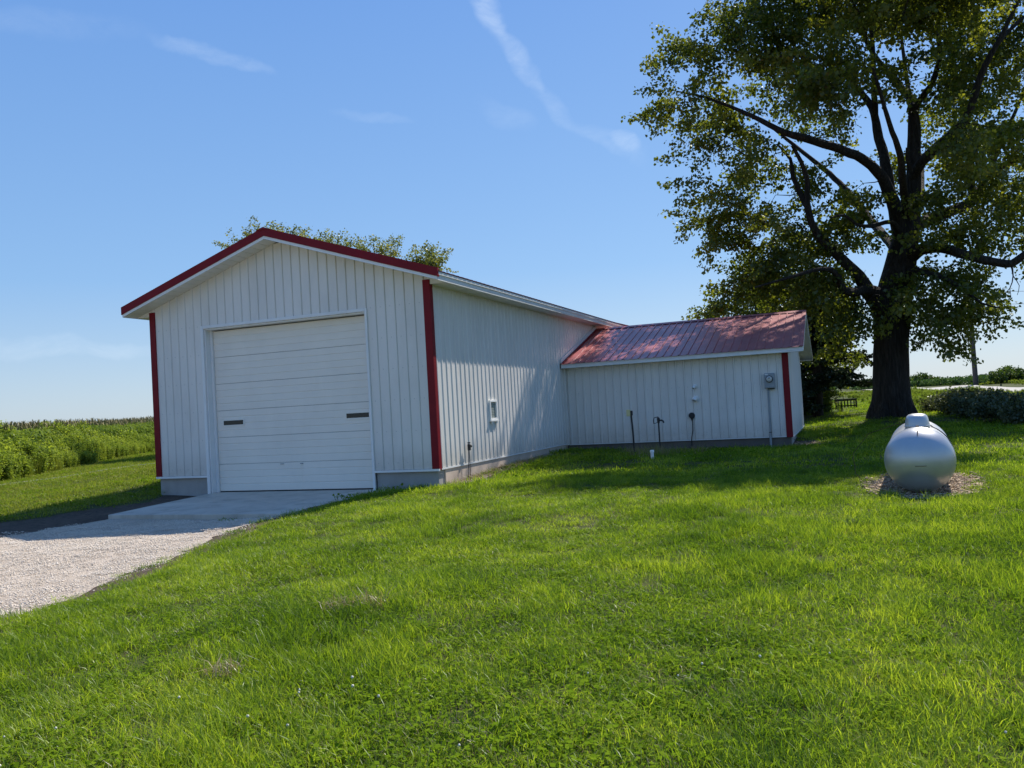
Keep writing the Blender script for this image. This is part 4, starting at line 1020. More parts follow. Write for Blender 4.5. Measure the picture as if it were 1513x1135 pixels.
def smooth_path(pts, rad, step=.35, jit=.03):
    pts = np.array(pts, float); rad = np.array(rad, float); n = len(pts)
    out, ro = [], []
    for i in range(n-1):
        p0, p1, p2, p3 = pts[max(i-1, 0)], pts[i], pts[i+1], pts[min(i+2, n-1)]
        k = max(2, int(np.linalg.norm(p2-p1)/step))
        for j in range(k):
            t = j/k
            out.append(.5*((2*p1)+(-p0+p2)*t+(2*p0-5*p1+4*p2-p3)*t*t+(-p0+3*p1-3*p2+p3)*t**3)); ro.append(rad[i]*(1-t)+rad[i+1]*t)
    out.append(pts[-1]); ro.append(rad[-1])
    out = np.array(out); ro = np.array(ro); out[1:-1] += rng.normal(0, jit, out[1:-1].shape)*np.minimum(ro[1:-1, None]*2, 1)
    return out, ro
def grow(mb, skel, clusters, jit=.12, base_r=.012, sides=5, bias_down=False):
    """join every leaf cluster to the nearest wood with a thin crooked twig; returns the direction each twig ends in"""
    cap = len(skel)+len(clusters)*5; S = np.zeros((cap, 3)); S[:len(skel)] = skel; ns = len(skel)
    d0 = np.array([np.min(((skel-c)**2).sum(1)) for c in clusters]); order = np.argsort(d0)
    D = np.zeros((len(clusters), 3))
    for i in order:
        c = clusters[i]; dd = ((S[:ns]-c)**2).sum(1)
        pen = dd+np.maximum(0, S[:ns, 2]-c[2]-.3)**2*1.5
        a = S[np.argmin(pen)]; L = np.linalg.norm(c-a)
        if L < .05: D[i] = (0, 0, 1); continue
        k = max(2, min(5, int(L/.5)+1)); pts = [a+(c-a)*t+(rng.normal(0, jit*min(L, 1.2)*.5, 3) if 0 < t < 1 else 0)+np.array([0, 0, .12*L*math.sin(t*math.pi)]) for t in np.linspace(0, 1, k+1)]
        r0 = base_r*(1+1.1*L); mb.tube(pts, np.linspace(r0, base_r*.45, k+1), sides, cap=False)
        for p in pts[1:]: S[ns] = p; ns += 1
        e = pts[-1]-pts[-2]; D[i] = e/(np.linalg.norm(e)+1e-9)
    return D
def finish_tree(t, wood, P, D, leafmat, n_per, spread, along, size, seed, flare=None, **kw):
    wood.build('trunk', M['bark'], t, smooth=True, fix=False)
    rs = np.random.default_rng(seed); q, rn = leaves_at(P, D, n_per, spread, along, size, rs, **kw)
    link('crown', np_mesh('crown', q, np.arange(len(q)).reshape(-1, 4), rn), M[leafmat], t)

# ---- the old maple: limbs follow the photograph, at their own depths
DM = 31.0
base = pix(1318, 617, DM); base[2] = zg1(base[0], base[1])
mp = thing('maple_tree', 'huge old maple tree with thick dark forked trunk behind the propane tank', 'tree', tuple(base))
def L2(pts):   # (px, py, depth offset, radius in photo pixels) -> local points and radii
    P, R = [], []
    for x, y, dz, r in pts:
        P.append(pix(x, y, DM+dz)-base); R.append(max(.008, (.90 if r > 14 else .82)*r*(DM+dz)/F_PX))
    return P, R
limbs = [
 [(1318, 624, 0, 38), (1318, 614, 0, 35), (1318, 598, 0, 32), (1317, 575, 0, 29), (1317, 540, 0, 27.5), (1316, 500, 0, 27.5), (1318, 460, 0, 29), (1325, 420, 0, 28), (1333, 380, 0, 23), (1338, 350, 0, 20), (1344, 325, 0, 17), (1348, 300, .2, 14), (1350, 262, .3, 12.5), (1350, 220, .4, 11.5), (1351, 185, .5, 10.5), (1349, 165, .5, 8)],
 [(1336, 372, 0, 16), (1326, 325, -.2, 13), (1318, 297, -.4, 11.5), (1308, 270, -.8, 10), (1288, 245, -1.3, 8.8), (1255, 226, -1.9, 8), (1218, 213, -2.2, 7.4), (1188, 204, -2.3, 7), (1158, 196, -2.2, 5.5), (1125, 178, -1.8, 4.3), (1085, 160, -1.2, 3.2), (1045, 145, -.8, 2.2), (1000, 135, -.5, 1.3)],
 [(1318, 297, -.3, 11), (1312, 265, 0, 9.5), (1306, 232, .4, 8.7), (1299, 205, .8, 8), (1294, 180, 1.1, 7.2), (1287, 158, 1.4, 6.2), (1268, 132, 1.8, 5), (1248, 112, 2.1, 4), (1225, 95, 2.4, 2.8), (1195, 70, 2.6, 1.6)],
 [(1294, 180, 1.1, 6), (1291, 140, .6, 5), (1291, 100, .2, 4.2), (1288, 55, 0, 3.5), (1283, 5, -.2, 2.6), (1280, -50, -.4, 1.6)],
 [(1350, 180, .5, 9), (1347, 150, .8, 7.5), (1330, 128, 1.4, 6.5), (1312, 108, 1.8, 5.5), (1296, 88, 2.1, 4.5), (1272, 45, 2.3, 3.2), (1262, 0, 2.4, 2.2), (1255, -60, 2.6, 1.2)],
 [(1350, 170, .5, 7.5), (1358, 150, .2, 6), (1374, 128, -.4, 5.4), (1384, 105, -.8, 4.8), (1389, 75, -1.1, 4.2), (1384, 48, -1.3, 3.6), (1388, 15, -1.5, 3), (1386, -30, -1.7, 2), (1390, -80, -1.9, 1)],
 [(1348, 262, .2, 10), (1362, 240, -.5, 9), (1382, 220, -1.0, 8.6), (1404, 200, -1.5, 8.2), (1424, 180, -1.9, 7.6), (1438, 150, -2.2, 6.6), (1450, 112, -2.4, 5.8), (1466, 78, -2.6, 5), (1484, 45, -2.8, 4), (1502, 5, -3, 3), (1520, -50, -3.2, 1.6)],
 [(1438, 150, -2.2, 5.5), (1456, 95, -1.6, 4.6), (1478, 60, -1.2, 3.8), (1513, 25, -.8, 2.8), (1550, 0, -.6, 1.6)],
 [(1335, 385, 0, 15), (1360, 370, -.8, 10.5), (1390, 366, -1.4, 9), (1418, 374, -1.9, 8.4), (1448, 383, -2.2, 8), (1475, 388, -2.4, 7.6), (1495, 389, -2.5, 7.2), (1512, 378, -2.7, 6.4), (1545, 355, -3, 5), (1600, 335, -3.2, 2.4)],
 [(1345, 335, .2, 13), (1372, 325, 1.3, 11), (1405, 312, 2.2, 10), (1432, 300, 2.8, 9.4), (1448, 280, 3.1, 8), (1460, 258, 3.3, 6.6), (1470, 230, 3.5, 5.6), (1484, 200, 3.6, 4.6), (1498, 170, 3.7, 3.2), (1520, 120, 3.8, 1.6)],
 [(1440, 294, 2.9, 8), (1458, 268, 2.6, 6.6), (1480, 246, 2.2, 6), (1510, 234, 1.9, 5), (1550, 225, 1.6, 3), (1590, 200, 1.4, 1.5)],
 [(1437, 298, 2.8, 7.5), (1434, 250, 3.4, 6.2), (1428, 210, 3.8, 5.5), (1424, 170, 4.1, 4.6), (1415, 120, 4.4, 3.2), (1405, 60, 4.6, 1.8)],
 [(1316, 470, 0, 24), (1300, 448, -.3, 17), (1284, 430, -.6, 13.5), (1268, 408, -.8, 11), (1252, 390, -1, 9.5), (1232, 372, -1.2, 8.2), (1212, 352, -1.3, 7), (1200, 330, -1.4, 6.4), (1192, 300, -1.5, 5.6), (1193, 270, -1.6, 4.6), (1184, 240, -1.7, 3.8), (1170, 215, -1.8, 2.4)],
 [(1305, 440, -.3, 13), (1285, 428, -.9, 9.5), (1262, 432, -1.5, 8.2), (1246, 428, -1.9, 7.2), (1238, 410, -2.2, 6), (1226, 398, -2.6, 4.6), (1200, 400, -3, 3.6), (1160, 412, -3.4, 2.6), (1115, 425, -3.8, 1.5)],
 [(1195, 310, -1.4, 5.4), (1182, 285, -1.1, 5), (1172, 262, -.9, 4.2), (1168, 235, -.7, 3), (1150, 215, -.5, 1.8)],
 [(1330, 345, -.2, 9), (1316, 328, -1.2, 4.2), (1290, 334, -1.9, 3.6), (1266, 332, -2.3, 3), (1248, 318, -2.6, 2.4), (1228, 322, -2.8, 1.4)],
 [(1335, 400, 0, 13), (1362, 402, -1.2, 6), (1392, 410, -2.0, 4.6), (1420, 425, -2.6, 3.4), (1450, 448, -3, 2), (1478, 455, -3.2, 1)],
 [(1345, 320, 0, 9), (1335, 280, -2.5, 7), (1330, 230, -4.2, 5.5), (1310, 170, -5.4, 4), (1290, 100, -6.2, 2.2)],
 [(1345, 330, 0, 10), (1360, 270, 3.0, 7.5), (1352, 200, 5.0, 5.5), (1340, 120, 6.4, 3.8), (1330, 40, 7.2, 2)],
 [(1494, 391, -2.5, 2.2), (1497, 408, -2.6, 1.1), (1492, 426, -2.6, .8), (1480, 437, -2.5, .5), (1470, 436, -2.5, .4)],
 [(1497, 408, -2.6, .9), (1506, 422, -2.5, .6), (1503, 436, -2.4, .4)],
 [(1492, 426, -2.6, .7), (1494, 440, -2.7, .4)],
 [(1325, 370, 0, 9), (1290, 330, 3.2, 7), (1240, 270, 5.2, 5), (1180, 220, 6.4, 3.4), (1130, 180, 7.0, 1.8)],
]
wood = MB(); skel = []
for i, l in enumerate(limbs):
    P, R = L2(l); p, r = smooth_path(P, R, .55 if i == 0 else .3, .012 if i == 0 else .035); wood.tube(p, r, 18 if i == 0 else 10, cap=True, wob=.09 if i == 0 else .12)
    kf = r < .32
    if r.max() < .07: continue
    skel.append(p[kf] if i else p[-6:])
# root flare
for a in np.linspace(0, 2*math.pi, 8)[:-1]:
    d = np.array([math.cos(a+.3), math.sin(a+.3), 0]); wood.tube([d*.40+(0, 0, .95), d*.52+(0, 0, .5), d*.66+(0, 0, .18), d*.86+(0, 0, -.12)], [.16, .22, .22, .12], 10, wob=.08)
# burls where big limbs were lost
for x, y, dz, r in [(1348, 160, .4, 8)]:
    c = pix(x, y, DM+dz)-base; rr = r*DM/F_PX; wood.tube([c+(0, 0, -rr), c+(0, 0, -rr*.5), c, c+(0, 0, rr*.6), c+(0, 0, rr)], [rr*.3, rr*.9, rr, rr*.75, rr*.2], 10, wob=.15)
wood.tube(*smooth_path(*L2([(1347, 255, -.4, 4), (1341, 235, -.6, 3.6), (1341, 218, -.7, 3.4)])), n=8)
skel = np.concatenate(skel)
lobes = [(1010,150,46,36,-1),(1040,92,55,38,0),(1072,172,66,52,1),(1120,62,66,56,-1),(1160,130,64,56,1.5),(1180,30,76,48,0),(1100,215,58,32,-1),(1040,205,42,32,.5),(1012,255,26,14,0),(1060,282,48,26,-.5),(1112,258,46,28,1),
 (1032,322,36,11,0),(1080,328,44,20,.5),(1130,305,32,30,-1),(1056,352,24,9,0),(1090,352,26,10,.4),(985,160,26,20,0),(990,110,24,16,-.5),(1000,68,26,14,.3),(1085,20,40,26,.5),
 (1240,20,58,38,1),(1236,90,46,42,-1.5),(1222,-50,110,46,0),(1340,-60,110,46,0),(1330,16,52,34,1.5),(1322,98,34,30,-1.5),(1405,48,52,50,1),(1442,120,52,52,-1),(1490,60,52,62,1),(1392,130,36,34,2),(1480,-50,96,46,0),(1565,50,52,86,0),(1565,180,56,86,1),
 (1432,190,46,34,2),(1492,205,46,44,-1),(1420,250,36,36,1),(1482,302,54,36,0),(1402,312,46,36,1.5),(1452,350,54,28,-1),(1525,350,46,36,1),(1392,352,36,20,-1.5),(1352,300,34,22,-2),(1270,306,38,22,-1),(1325,235,26,20,2),(1246,292,28,20,1),
 (1202,272,24,30,0),(1180,335,52,34,1),(1232,352,44,30,-1),(1150,392,62,38,0),(1222,412,52,34,-1.5),(1102,425,38,30,.5),(1180,442,54,30,1),(1062,456,22,9,0),(1252,462,38,30,-1),(1238,506,24,24,.5),
 (1392,405,46,34,-1),(1370,450,36,34,-1.5),(1412,440,44,34,0),(1442,470,34,20,0),(1398,500,22,14,0),(1465,458,20,8,0),(1430,420,40,26,-2),(1335,440,20,22,-2),
 (1230,120,50,40,-5),(1432,200,50,40,-4.5),(1330,-70,110,46,-7),(1225,-50,80,36,-6),(1435,-45,90,54,-6),(1300,25,56,36,-6),(1385,8,56,36,-5),(1250,-150,90,40,-4.5),(1400,-160,90,40,-5),(1310,0,90,40,5.5),(1410,200,60,50,6),(1500,270,50,50,5),(1220,-120,120,40,1),(1360,-130,130,40,0),(1230,180,30,26,3)]
rs = np.random.default_rng(21); CP, CO = [], []
for (x, y, rx, ry, dz) in lobes:
    k = max(4, int(rx*ry/(100 if x < 1300 else 118))); dr = (rx+ry)/2*DM/F_PX*1.05
    for _ in range(k):
        q = rs.normal(0, 1, 3); q /= np.linalg.norm(q); q *= rs.random()**.42
        CP.append(pix(x+q[0]*rx, y+q[1]*ry, DM+dz+q[2]*dr)-base); CO.append(q)
CP = np.array(CP); CO = np.array(CO)
# the crown is open where the photograph shows sun reaching the side wall and the wing roof
q = CP+base-BO; qu, qv, qz = q@U, q@V, q[:, 2]
tw = qu/.262; wv, wz = qv-.78*tw, qz-tw
hit_wall = (wv > -.4) & (wz > -.6) & (wz < 3.0) & (wv < 4.75+(wz-.86)*.72+.1)
tr = (qz-HA-.13-SLA*(qv-AY0))/(1-.78*SLA); ru, rv = qu-.262*tr, qv-.78*tr
hit_roof = (ru > 0) & (ru < AX1) & (rv > AY0-.2) & (rv < AYR+.2) & (pnoise(ru*.55, rv*1.5+ru*.25, .5, 91) > .57)
strk = (wz > -.3) & (wz < 3.) & (wv > 4.75+(wz-.86)*.72) & (np.abs(((wv-(wz-.86)*.72)-5.75)) < .28)
keep = ~hit_wall & ~hit_roof & ~strk
CP, CO = CP[keep], CO[keep]
D = grow(wood, skel, CP, .16, .011)
D = D+np.stack([CO[:, 0], CO[:, 2]*.6, -.0*CO[:, 1]-.12], -1)*.6; D /= np.linalg.norm(D, axis=1)[:, None]
finish_tree(mp, wood, CP, D, 'maple', 140, .25, 1.4, .124, 22, droop=.32, flat=.5)

# ---- generic trees
def simple_tree(name, lb, loc, h, lobes3, leafmat, n_cl, n_per, size, seed, r0=.2, spread=.3, along=.8, group=None, cat_='tree', up=0.):
    """trunk with limbs to each lobe (local x, y, z, radius), leaf clusters spread through the lobes"""
    t = thing(name, lb, cat_, loc, 0, group); rs = np.random.default_rng(seed); wood = MB(); skel = []
    p, r = smooth_path([(0, 0, -.2), (.05, 0, h*.2), (-.05, .05, h*.45), (.05, 0, h*.7), (0, 0, h*.92)], [r0*1.25, r0, r0*.8, r0*.5, r0*.15], .5, .04)
    wood.tube(p, r, 9); skel.append(p[len(p)//4:])
    CP = []
    tot = sum(l[3]**2 for l in lobes3)
    for (x, y, z, R) in lobes3:
        s = np.array([0, 0, max(h*.15, min(h*.7, z-R*.9))]); e = np.array([x, y, z])
        p, r = smooth_path([s, s*.55+e*.45+np.array([0, 0, .1*R]), e], [r0*.5, r0*.3, r0*.1], .4, .06); wood.tube(p, r, 6, cap=False); skel.append(p)
        for _ in range(max(3, int(n_cl*R*R/tot))):
            q = rs.normal(0, 1, 3); q *= rs.random()**.4/np.linalg.norm(q); CP.append(e+q*R*np.array([1, 1, .85]))
    CP = np.array(CP); D = grow(wood, np.concatenate(skel), CP, .15, .01)
    D[:, 2] += up; D /= np.linalg.norm(D, axis=1)[:, None]
    finish_tree(t, wood, CP, D, leafmat, n_per, spread, along, size, seed+1); return t
def gl(px, py, d, dz=0):
    p = pix(px, py, d); return (p[0], p[1], zg1(p[0], p[1])+dz)
# broadleaf tree behind the wing
b_ = gl(1140, 580, 40); f = 40/F_PX
def rel(px, py, dd, R): q = pix(px, py, 40+dd); return (q[0]-b_[0], q[1]-b_[1], q[2]-b_[2], R)
simple_tree('broadleaf_tree', 'smaller leafy tree showing above the red wing roof, left of the maple', b_, 4.6,
            [rel(1115, 428, 0, .85), (rel(1062, 457, .3, .5)), rel(1045, 462, 0, .3), rel(1150, 430, .5, 1.5), rel(1200, 440, -.5, 1.4), rel(1128, 470, 0, 1.1), rel(1180, 490, .5, 1.5), rel(1100, 402, 0, .5), rel(1220, 480, .5, 1.2), rel(1235, 430, .3, 1.0), rel(1215, 540, .6, 1.3), rel(1195, 580, .4, 1.1)], 'maple', 460, 95, .10, 31, .18, .26, .7)
# dark pine with long level boughs
b_ = gl(1208, 606, 37)
t = thing('pine_tree', 'dark pine tree with long level boughs between the wing and the big trunk', 'tree', b_)
wood = MB(); h = 6.3; p, r = smooth_path([(0, 0, -.2), (.1, 0, 2), (0, .1, 4.4), (.05, 0, h)], [.24, .2, .12, .03], .5, .03); wood.tube(p, r, 9)
CP, CD = [], []; rs = np.random.default_rng(41)
for z in np.arange(.55, h-.2, .34):
    nb = 6
    for j in range(nb):
        a = rs.random()*6.283
        if z < 1.35 and math.cos(a) > .1: a = math.pi-a
        ln_ = max(.4, (2.9-.30*z)*(.6+.5*rs.random())*(1.12 if math.cos(a) > .3 else .9)); d = np.array([math.cos(a), math.sin(a), 0])
        pts = [np.array([0, 0, z])+d*ln_*tt+np.array([0, 0, -.10*ln_*tt+.22*tt*tt*ln_*(rs.random()-.25)])+rs.normal(0, .03, 3) for tt in np.linspace(0, 1, 6)]
        wood.tube(pts, np.linspace(.045, .012, 6), 5, cap=False)
        for tt in np.linspace(.25, 1, int(4+ln_*2.4)):
            i = min(4, int(tt*5)); w = tt*5-i; q = pts[i]*(1-w)+pts[i+1]*w
            sd = np.array([-d[1], d[0], 0])*rs.normal(0, .28)*ln_*.5*(1.1-tt*.5)
            CP.append(q+sd+rs.normal(0, .05, 3)); CD.append(d*.7+sd*.8+rs.normal(0, .25, 3))
CP = np.array(CP); CD = np.array(CD); CD /= np.linalg.norm(CD, axis=1)[:, None]
finish_tree(t, wood, CP, CD, 'pine', 60, .11, .40, .12, 42, flat=.35, droop=.1, elong=1.2)
# trees whose tops show over the garage roof
def over_roof(lb, px, d, tops, rr, seed, n):
    b_ = gl(px, 620, d); L = []
    for x, y, dd, R in tops: q = pix(x, y, d+dd); L.append((q[0]-b_[0], q[1]-b_[1], q[2]-b_[2]-R*.8, R))
    hh = max(l[2] for l in L); 
    return simple_tree('poplar_tree', lb, b_, hh, L, 'poplar', n, 80, .10, seed, rr, .17, 1.3, 'trees behind the garage', up=.9)
over_roof('wide pale tree whose crown shows over the garage roof ridge', 460, 46, [(385, 343, 0, .85), (425, 345, .6, 1.2), (470, 352, -.4, 1.2), (510, 360, .4, 1.1), (545, 372, 0, .9), (566, 362, .5, .45), (580, 370, 0, .45), (358, 356, 0, .55), (400, 350, .3, .7), (450, 400, 0, 2.6), (520, 410, 0, 2.4), (400, 420, 0, 2.2)], .3, 51, 900)
over_roof('small tree top peeking over the right end of the garage roof edge', 630, 42, [(624, 384, 0, .42), (637, 381, .3, .38), (607, 394, 0, .25), (625, 420, 0, 1.2)], .16, 53, 190)

# ------------------------------------------------------------------ corn field, weeds, shrubs, bean field
def corn_plant(seed, h=2.2):
    r = np.random.default_rng(seed); V, F, R, Mi = [], [], [], []
    def quad_strip(pts, wid, sd, rn, m_):
        k = len(V)
        for p, w in zip(pts, wid): V.append(p-sd*w); V.append(p+sd*w); R.extend([rn, rn])
        for i in range(len(pts)-1): F.append((k+2*i, k+2*i+1, k+2*i+3, k+2*i+2)); Mi.append(m_)
    for a in (0, 1.57): quad_strip([np.array([0, 0, 0.]), np.array([0, 0, h*.5]), np.array([.01, 0, h])], [.014, .012, .006], np.array([math.cos(a), math.sin(a), 0]), .5, 0)
    az = r.random()*3.14
    for i in range(12):
        z = .2*h+.72*h*i/12; a = az+math.pi*(i % 2)+r.normal(0, .35); d = np.array([math.cos(a), math.sin(a), 0]); L = (.55+.25*r.random())*(1.1-.4*abs(i/12-.45)); sd = np.array([-d[1], d[0], 0])*1.0
        pts = [np.array([0, 0, z])+d*L*t+np.array([0, 0, L*(.85*t-1.15*t*t*(.7+.5*r.random()))]) for t in (0, .3, .62, 1)]
        quad_strip(pts, [.025, .042, .036, .004], sd, r.random(), 0)
    for j in range(5):
        a = r.random()*6.283; d = np.array([math.cos(a), math.sin(a), 0])*(0 if j == 0 else .12); quad_strip([np.array([0, 0, h-.06]), np.array([0, 0, h+.14])+d*.6, np.array([0, 0, h+.24-.08*r.random()])+d*1.1], [.009, .011, .004], np.array([-math.sin(a), math.cos(a), 0]), .5, 1)
    return np.array(V), np.array(F), np.array(R), np.array(Mi)
fa_, fb_ = np.array([-21.0, 34.0]), np.array([-27.0, 66.0])
cpts = []
dirv = (fb_-fa_)/np.linalg.norm(fb_-fa_); nrm = np.array([-dirv[1], dirv[0]])
for row in range(26):
    o0 = fa_+nrm*row*.76-dirv*14
    k = np.arange(0, 75, .19 if row < 10 else .3); q = o0+np.outer(k, dirv)+rng.normal(0, .05, (len(k), 2)); cpts.append(q)
cpts = np.concatenate(cpts); k = (cpts[:, 0] > -.66*cpts[:, 1]-6); cpts = cpts[k]; n = len(cpts)
hz_ = .76+.14*rng.random(n)+.06*pnoise(cpts[:, 0], cpts[:, 1], 4, 15)
gn_scatter('corn_field', [corn_plant(60+s) for s in range(5)], np.stack([cpts[:, 0], cpts[:, 1], zg(cpts[:, 0], cpts[:, 1])], -1), rots(n, .05), np.stack([np.ones(n), np.ones(n), hz_], -1), rng.integers(0, 5, n), [M['corn'], M['tassel']])
def weed_plant(seed, h=1.3, bushy=1.0, leaf=.09):
    r = np.random.default_rng(seed); P, D = [], []
    for i in range(7):
        a = r.random()*6.283; ln_ = .28*bushy*r.random(); tp = np.array([math.cos(a)*ln_, math.sin(a)*ln_, h*(.6+.4*r.random())])
        for t in np.linspace(.12, 1, 9): P.append(np.array([math.cos(a)*.08, math.sin(a)*.08, 0])*(1-t)+tp*t); D.append(np.array([math.cos(a+i), math.sin(a+i), .7]))
    P, D = np.array(P), np.array(D); D /= np.linalg.norm(D, axis=1)[:, None]
    q, rn = leaves_at(P, D, 10, .09*bushy, .14, leaf, r, droop=.1, flat=1, elong=1.7)
    q[:, 2] = np.maximum(q[:, 2], 0); return q, np.arange(len(q)).reshape(-1, 4), rn, 0
wp = [weed_plant(s, 1.3, 1, .07) for s in (1, 2)]+[weed_plant(3, 1.5, .7, .055), weed_plant(4, 1.0, 1.3, .09)]+[blades(70, .22, .6, 1.25, .008, .014, .35, 5)+(1,)]
n = 2300; s = rng.random(n)*1.35-.25; wline = np.array([-18.6, 29.5])+np.outer(s, np.array([-4.0, 32.0])); off = rng.random(n)
X = wline[:, 0]-(.1+off*(3.6*(1-s*.55)))+rng.normal(0, .15, n); Y = wline[:, 1]+rng.normal(0, .3, n)
hh = (.45+.75*off**.7)*(.75+.6*pnoise(X, Y, 2.2, 22))*np.clip(1.25-.6*s, .45, 1.3)
ix = np.where(pnoise(X, Y, 2.5, 23) > .5, rng.integers(0, 2, n), rng.integers(2, 4, n)); ix = np.where(rng.random(n) < .45*(pnoise(X, Y, 1.8, 27) > .42), 4, ix)
gn_scatter('field_edge_weeds', wp, np.stack([X, Y, zg(X, Y)], -1), rots(n, .1), np.stack([hh, hh, hh], -1), ix, [M['weed'], M['grassleft']])
# dim undergrowth at the foot of the pine and along the lawn's far edge
n = 420; tt = rng.random(n); A0 = gl(1150, 610, 39.5); A1 = gl(1203, 606, 40.5)
X = A0[0]+(A1[0]-A0[0])*tt+rng.normal(0, .35, n); Y = A0[1]+(A1[1]-A0[1])*tt+rng.normal(0, .7, n); hh = (.35+.4*rng.random(n))
gn_scatter('undergrowth', wp, np.stack([X, Y, zg(X, Y)], -1), rots(n, .1), np.stack([hh, hh, hh], -1), rng.integers(0, 5, n), [M['under'], M['grass']])
n = 3400; tt = rng.random(n); rl = np.array([(23.6, 24), (26.5, 40), (29.8, 52), (36, 72), (40, 86)])
seg = np.interp(tt, [0, .25, .5, .8, 1], range(5)); i0 = np.minimum(seg.astype(int), 3); w = (seg-i0)[:, None]; Q = rl[i0]*(1-w)+rl[i0+1]*w
side_ = rng.random(n) < .72
Q[:, 0] += np.where(side_, -1.6-6.5*rng.random(n)**1.4, 6.6+1.5*rng.random(n)); Q[:, 1] += rng.normal(0, .6, n)
k = (Q[:, 1] > 33) & ~((Q[:, 0] < 17.5) & (Q[:, 1] < 44)); Q = Q[k]; side_ = side_[k]; n = len(Q); hh = np.where(side_, .10+.16*rng.random(n), .14+.12*rng.random(n))*(.6+.8*pnoise(Q[:, 0], Q[:, 1], 3, 31))
gn_scatter('roadside_weeds', wp, np.stack([Q[:, 0], Q[:, 1], zg(Q[:, 0], Q[:, 1])], -1), rots(n, .1), np.stack([hh*1.3, hh*1.3, hh], -1), rng.integers(0, 5, n), [M['weed'], M['grassleft']])
# bean field beyond the road
def bean(seed):
    r = np.random.default_rng(seed); n = 70; a = r.random(n)*6.283; d = .42*np.sqrt(r.random(n)); P = np.stack([d*np.cos(a), d*np.sin(a), .25+.55*r.random(n)*(1-d)], -1); D = np.stack([np.cos(a), np.sin(a), .3*np.ones(n)], -1)
    q, rn = leaves_at(P, D, 2, .06, .08, .15, r, flat=1); return q, np.arange(len(q)).reshape(-1, 4), rn, 0
n = 9000; dd = 78+110*rng.random(n)**1.5; an = .20+.62*rng.random(n); X = dd*np.tan(an); Y = dd
rx = np.interp(Y, [72, 86, 130, 210], [37.2, 41, 52, 72]); k = (X > rx+6.5) | (X < rx-9); X, Y = X[k], Y[k]; n = len(X)
gn_scatter('bean_field', [bean(s) for s in range(3)], np.stack([X, Y, zg(X, Y)], -1), rots(n, .05), np.ones((n, 3))*(1.0+.35*rng.random(n))[:, None], rng.integers(0, 3, n), [M['bean']])
# dark shrubs in the maple's shade, one by one
def shrub(name, lb, loc, w, h, mt, seed, group=None, n_cl=150, leaf=.075):
    t = thing(name, lb, 'shrub', loc, 0, group); rs = np.random.default_rng(seed); wood = MB(); sk = []
    for i in range(7):
        a = rs.random()*6.283; e = np.array([math.cos(a)*w*.4*rs.random(), math.sin(a)*w*.4*rs.random(), h*(.55+.4*rs.random())]); p, r = smooth_path([e*np.array([.15, .15, 0]), e*np.array([.6, .6, .5]), e], [.02, .014, .006], .2, .02); wood.tube(p, r, 5, cap=False); sk.append(p)
    q = rs.normal(0, 1, (n_cl, 3)); q *= (rs.random(n_cl)**.4/np.linalg.norm(q, axis=1))[:, None]
    CP = q*np.array([w/2, w/2, h*.5])+np.array([0, 0, h*.5]); D = grow(wood, np.concatenate(sk), CP, .1, .005, 4); D[:, 2] += .5; D /= np.linalg.norm(D, axis=1)[:, None]
    wood.build('stems', M['bark'], t, smooth=True, fix=False)
    qv, rn = leaves_at(CP, D, 26, .12, .22, leaf, rs, droop=.1, flat=.8, elong=1.6); qv[:, 2] = np.maximum(qv[:, 2], .01)
    link('foliage', np_mesh('foliage', qv, np.arange(len(qv)).reshape(-1, 4), rn), M[mt], t)
lbs = ['low dusky shrub at the left end of the shaded row, nearest the big trunk', 'dusky shrub second from the trunk in the shaded row', 'bushy dusky shrub in the middle of the shaded row', 'grey-green shrub right of the middle of the shaded row', 'broad dusky shrub cut by the frame at the right end of the row', 'dark shrub at the back of the shaded row by the road bank']
for i, (px, py, d, w, h) in enumerate([(1400, 612, 34, 1.9, .62), (1427, 616, 31, 2.0, .85), (1455, 621, 28.5, 2.0, .74), (1488, 625, 26, 2.0, .88), (1530, 630, 24, 2.2, .76), (1445, 604, 33, 2.4, .78)]):
    shrub('dark_shrub', lbs[i], gl(px, py, d), w, h, 'shrub', 300+i, 'dusky shrubs in the shade by the road bank', 170)
b_ = gl(1492, 563, 74); shrub('round_shrub', 'rounded green shrub across the road, right of the utility pole', b_, 3.2, 1.35, 'under', 320, None, 200, .13)
# far tree line on the horizon
tl = []
for px, hh in [(1350, 4), (1358, 6), (1366, 5), (1380, 3.5), (1486, 5), (1492, 7), (1499, 5), (1300, 4), (1285, 4.5), (1270, 4), (1250, 4.4), (1230, 4), (1210, 4), (1330, 3)]:
    p = pix(px, 560, 420); tl.append((p[0], p[1], hh))
V_, R_n = [], []; rs = np.random.default_rng(77)
for x, y, hh in tl:
    n = 260; q = rs.normal(0, 1, (n, 3)); q *= (rs.random(n)**.4/np.linalg.norm(q, axis=1))[:, None]
    P = q*np.array([4.5, 4.5, hh*.5])+np.array([x, y, 1.2+hh*.5]); D = np.tile(np.array([[.2, .1, .9]]), (n, 1)); qq, rn = leaves_at(P, D, 5, .5, .5, .7, rs); V_.append(qq); R_n.append(rn)
V_ = np.concatenate(V_); o = link('distant_trees', np_mesh('distant_trees', V_, np.arange(len(V_)).reshape(-1, 4), np.concatenate(R_n)), M['under']); tag(o, kind='stuff')

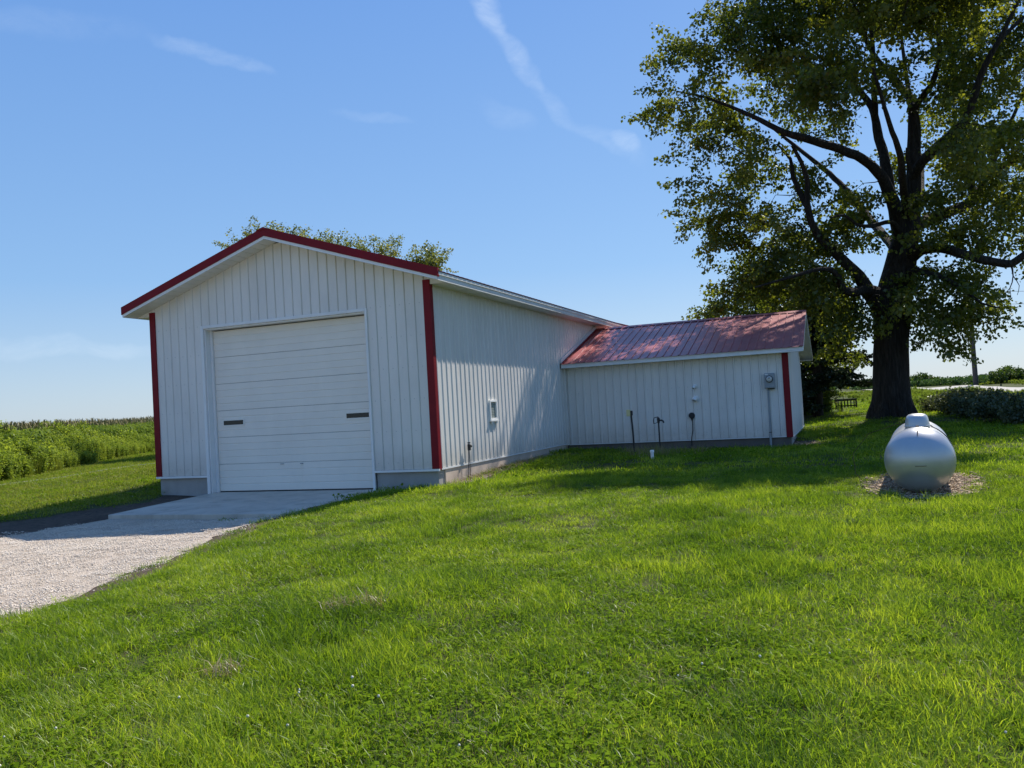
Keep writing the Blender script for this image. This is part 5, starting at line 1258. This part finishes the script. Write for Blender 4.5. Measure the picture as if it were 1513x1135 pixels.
# ------------------------------------------------------------------ utility pole and lines, bench
b_ = gl(1442, 568, 75)
t = thing('utility_pole', 'weathered wooden utility pole standing across the road, right of the maple', 'utility pole', b_)
top = pix(1430.5, 424, 75)-np.array(b_)
MB().tube([(0, 0, -.3), tuple(top*.5), tuple(top)], [.22, .19, .15], 12).build('pole', M['wood'], t, smooth=True)
tv = Vector(top)
mb = MB().box((top[0]-1.1, top[1]-.06, top[2]-.75), (top[0]+1.1, top[1]+.06, top[2]-.62)); mb.build('crossarm', M['wood'], t, bevel=.01)
for sx in (-.95, .95): MB().lathe([(.03, 0), (.05, .05), (.03, .1), (.045, .14), (.02, .18)], 10, center=(top[0]+sx, top[1], top[2]-.62)).build('insulator', M['grey_box'], t, smooth=True)
MB().box((top[0]*.3-.05, top[1]*.3-.23, 2.1), (top[0]*.3+.06, top[1]*.3-.19, 2.3)).build('tag_plate', M['pvc'], t)
for lb, px, py, dz in (('upper thin overhead wire running right from the utility pole', 1513, 421, -.44), ('lower thin overhead wire running right from the utility pole', 1513, 430, -1.6)):
    a = np.array(b_)+top+np.array([.0, 0, dz]); e = a+np.array([75., 18., 1.5])
    pts = [a+(e-a)*s_+np.array([0, 0, -1.4*4*s_*(1-s_)*.5]) for s_ in np.linspace(0, 1, 14)]
    tag(MB().tube(pts, .018, 5).build('overhead_wire', M['wire']), lb, 'power line', 'overhead wires')
b_ = gl(1250.5, 601.5, 43)
t = thing('slatted_bench', 'low dark slatted bench at the lawn edge between the pine and big trunk', 'bench', b_, -.38)
for k in range(4): MB().box((-.55, -.2+k*.105, .47), (.55, -.11+k*.105, .50)).build('top_slat', M['benchwood'], t)
for sx in (-.48, .48):
    for sy in (-.15, .15): MB().box((sx-.04, sy-.03, 0), (sx+.04, sy+.03, .468)).build('leg', M['benchwood'], t)
MB().box((-.52, -.185, .38), (.52, -.155, .467)).build('apron_rail', M['benchwood'], t)
for k in range(6):
    x = -.38+k*.152; MB().box((x-.03, -.182, .04), (x+.03, -.16, .378)).build('front_slat', M['benchwood'], t)
MB().box((-.44, -.158, .1), (.44, -.13, .16)).build('stretcher', M['benchwood'], t)
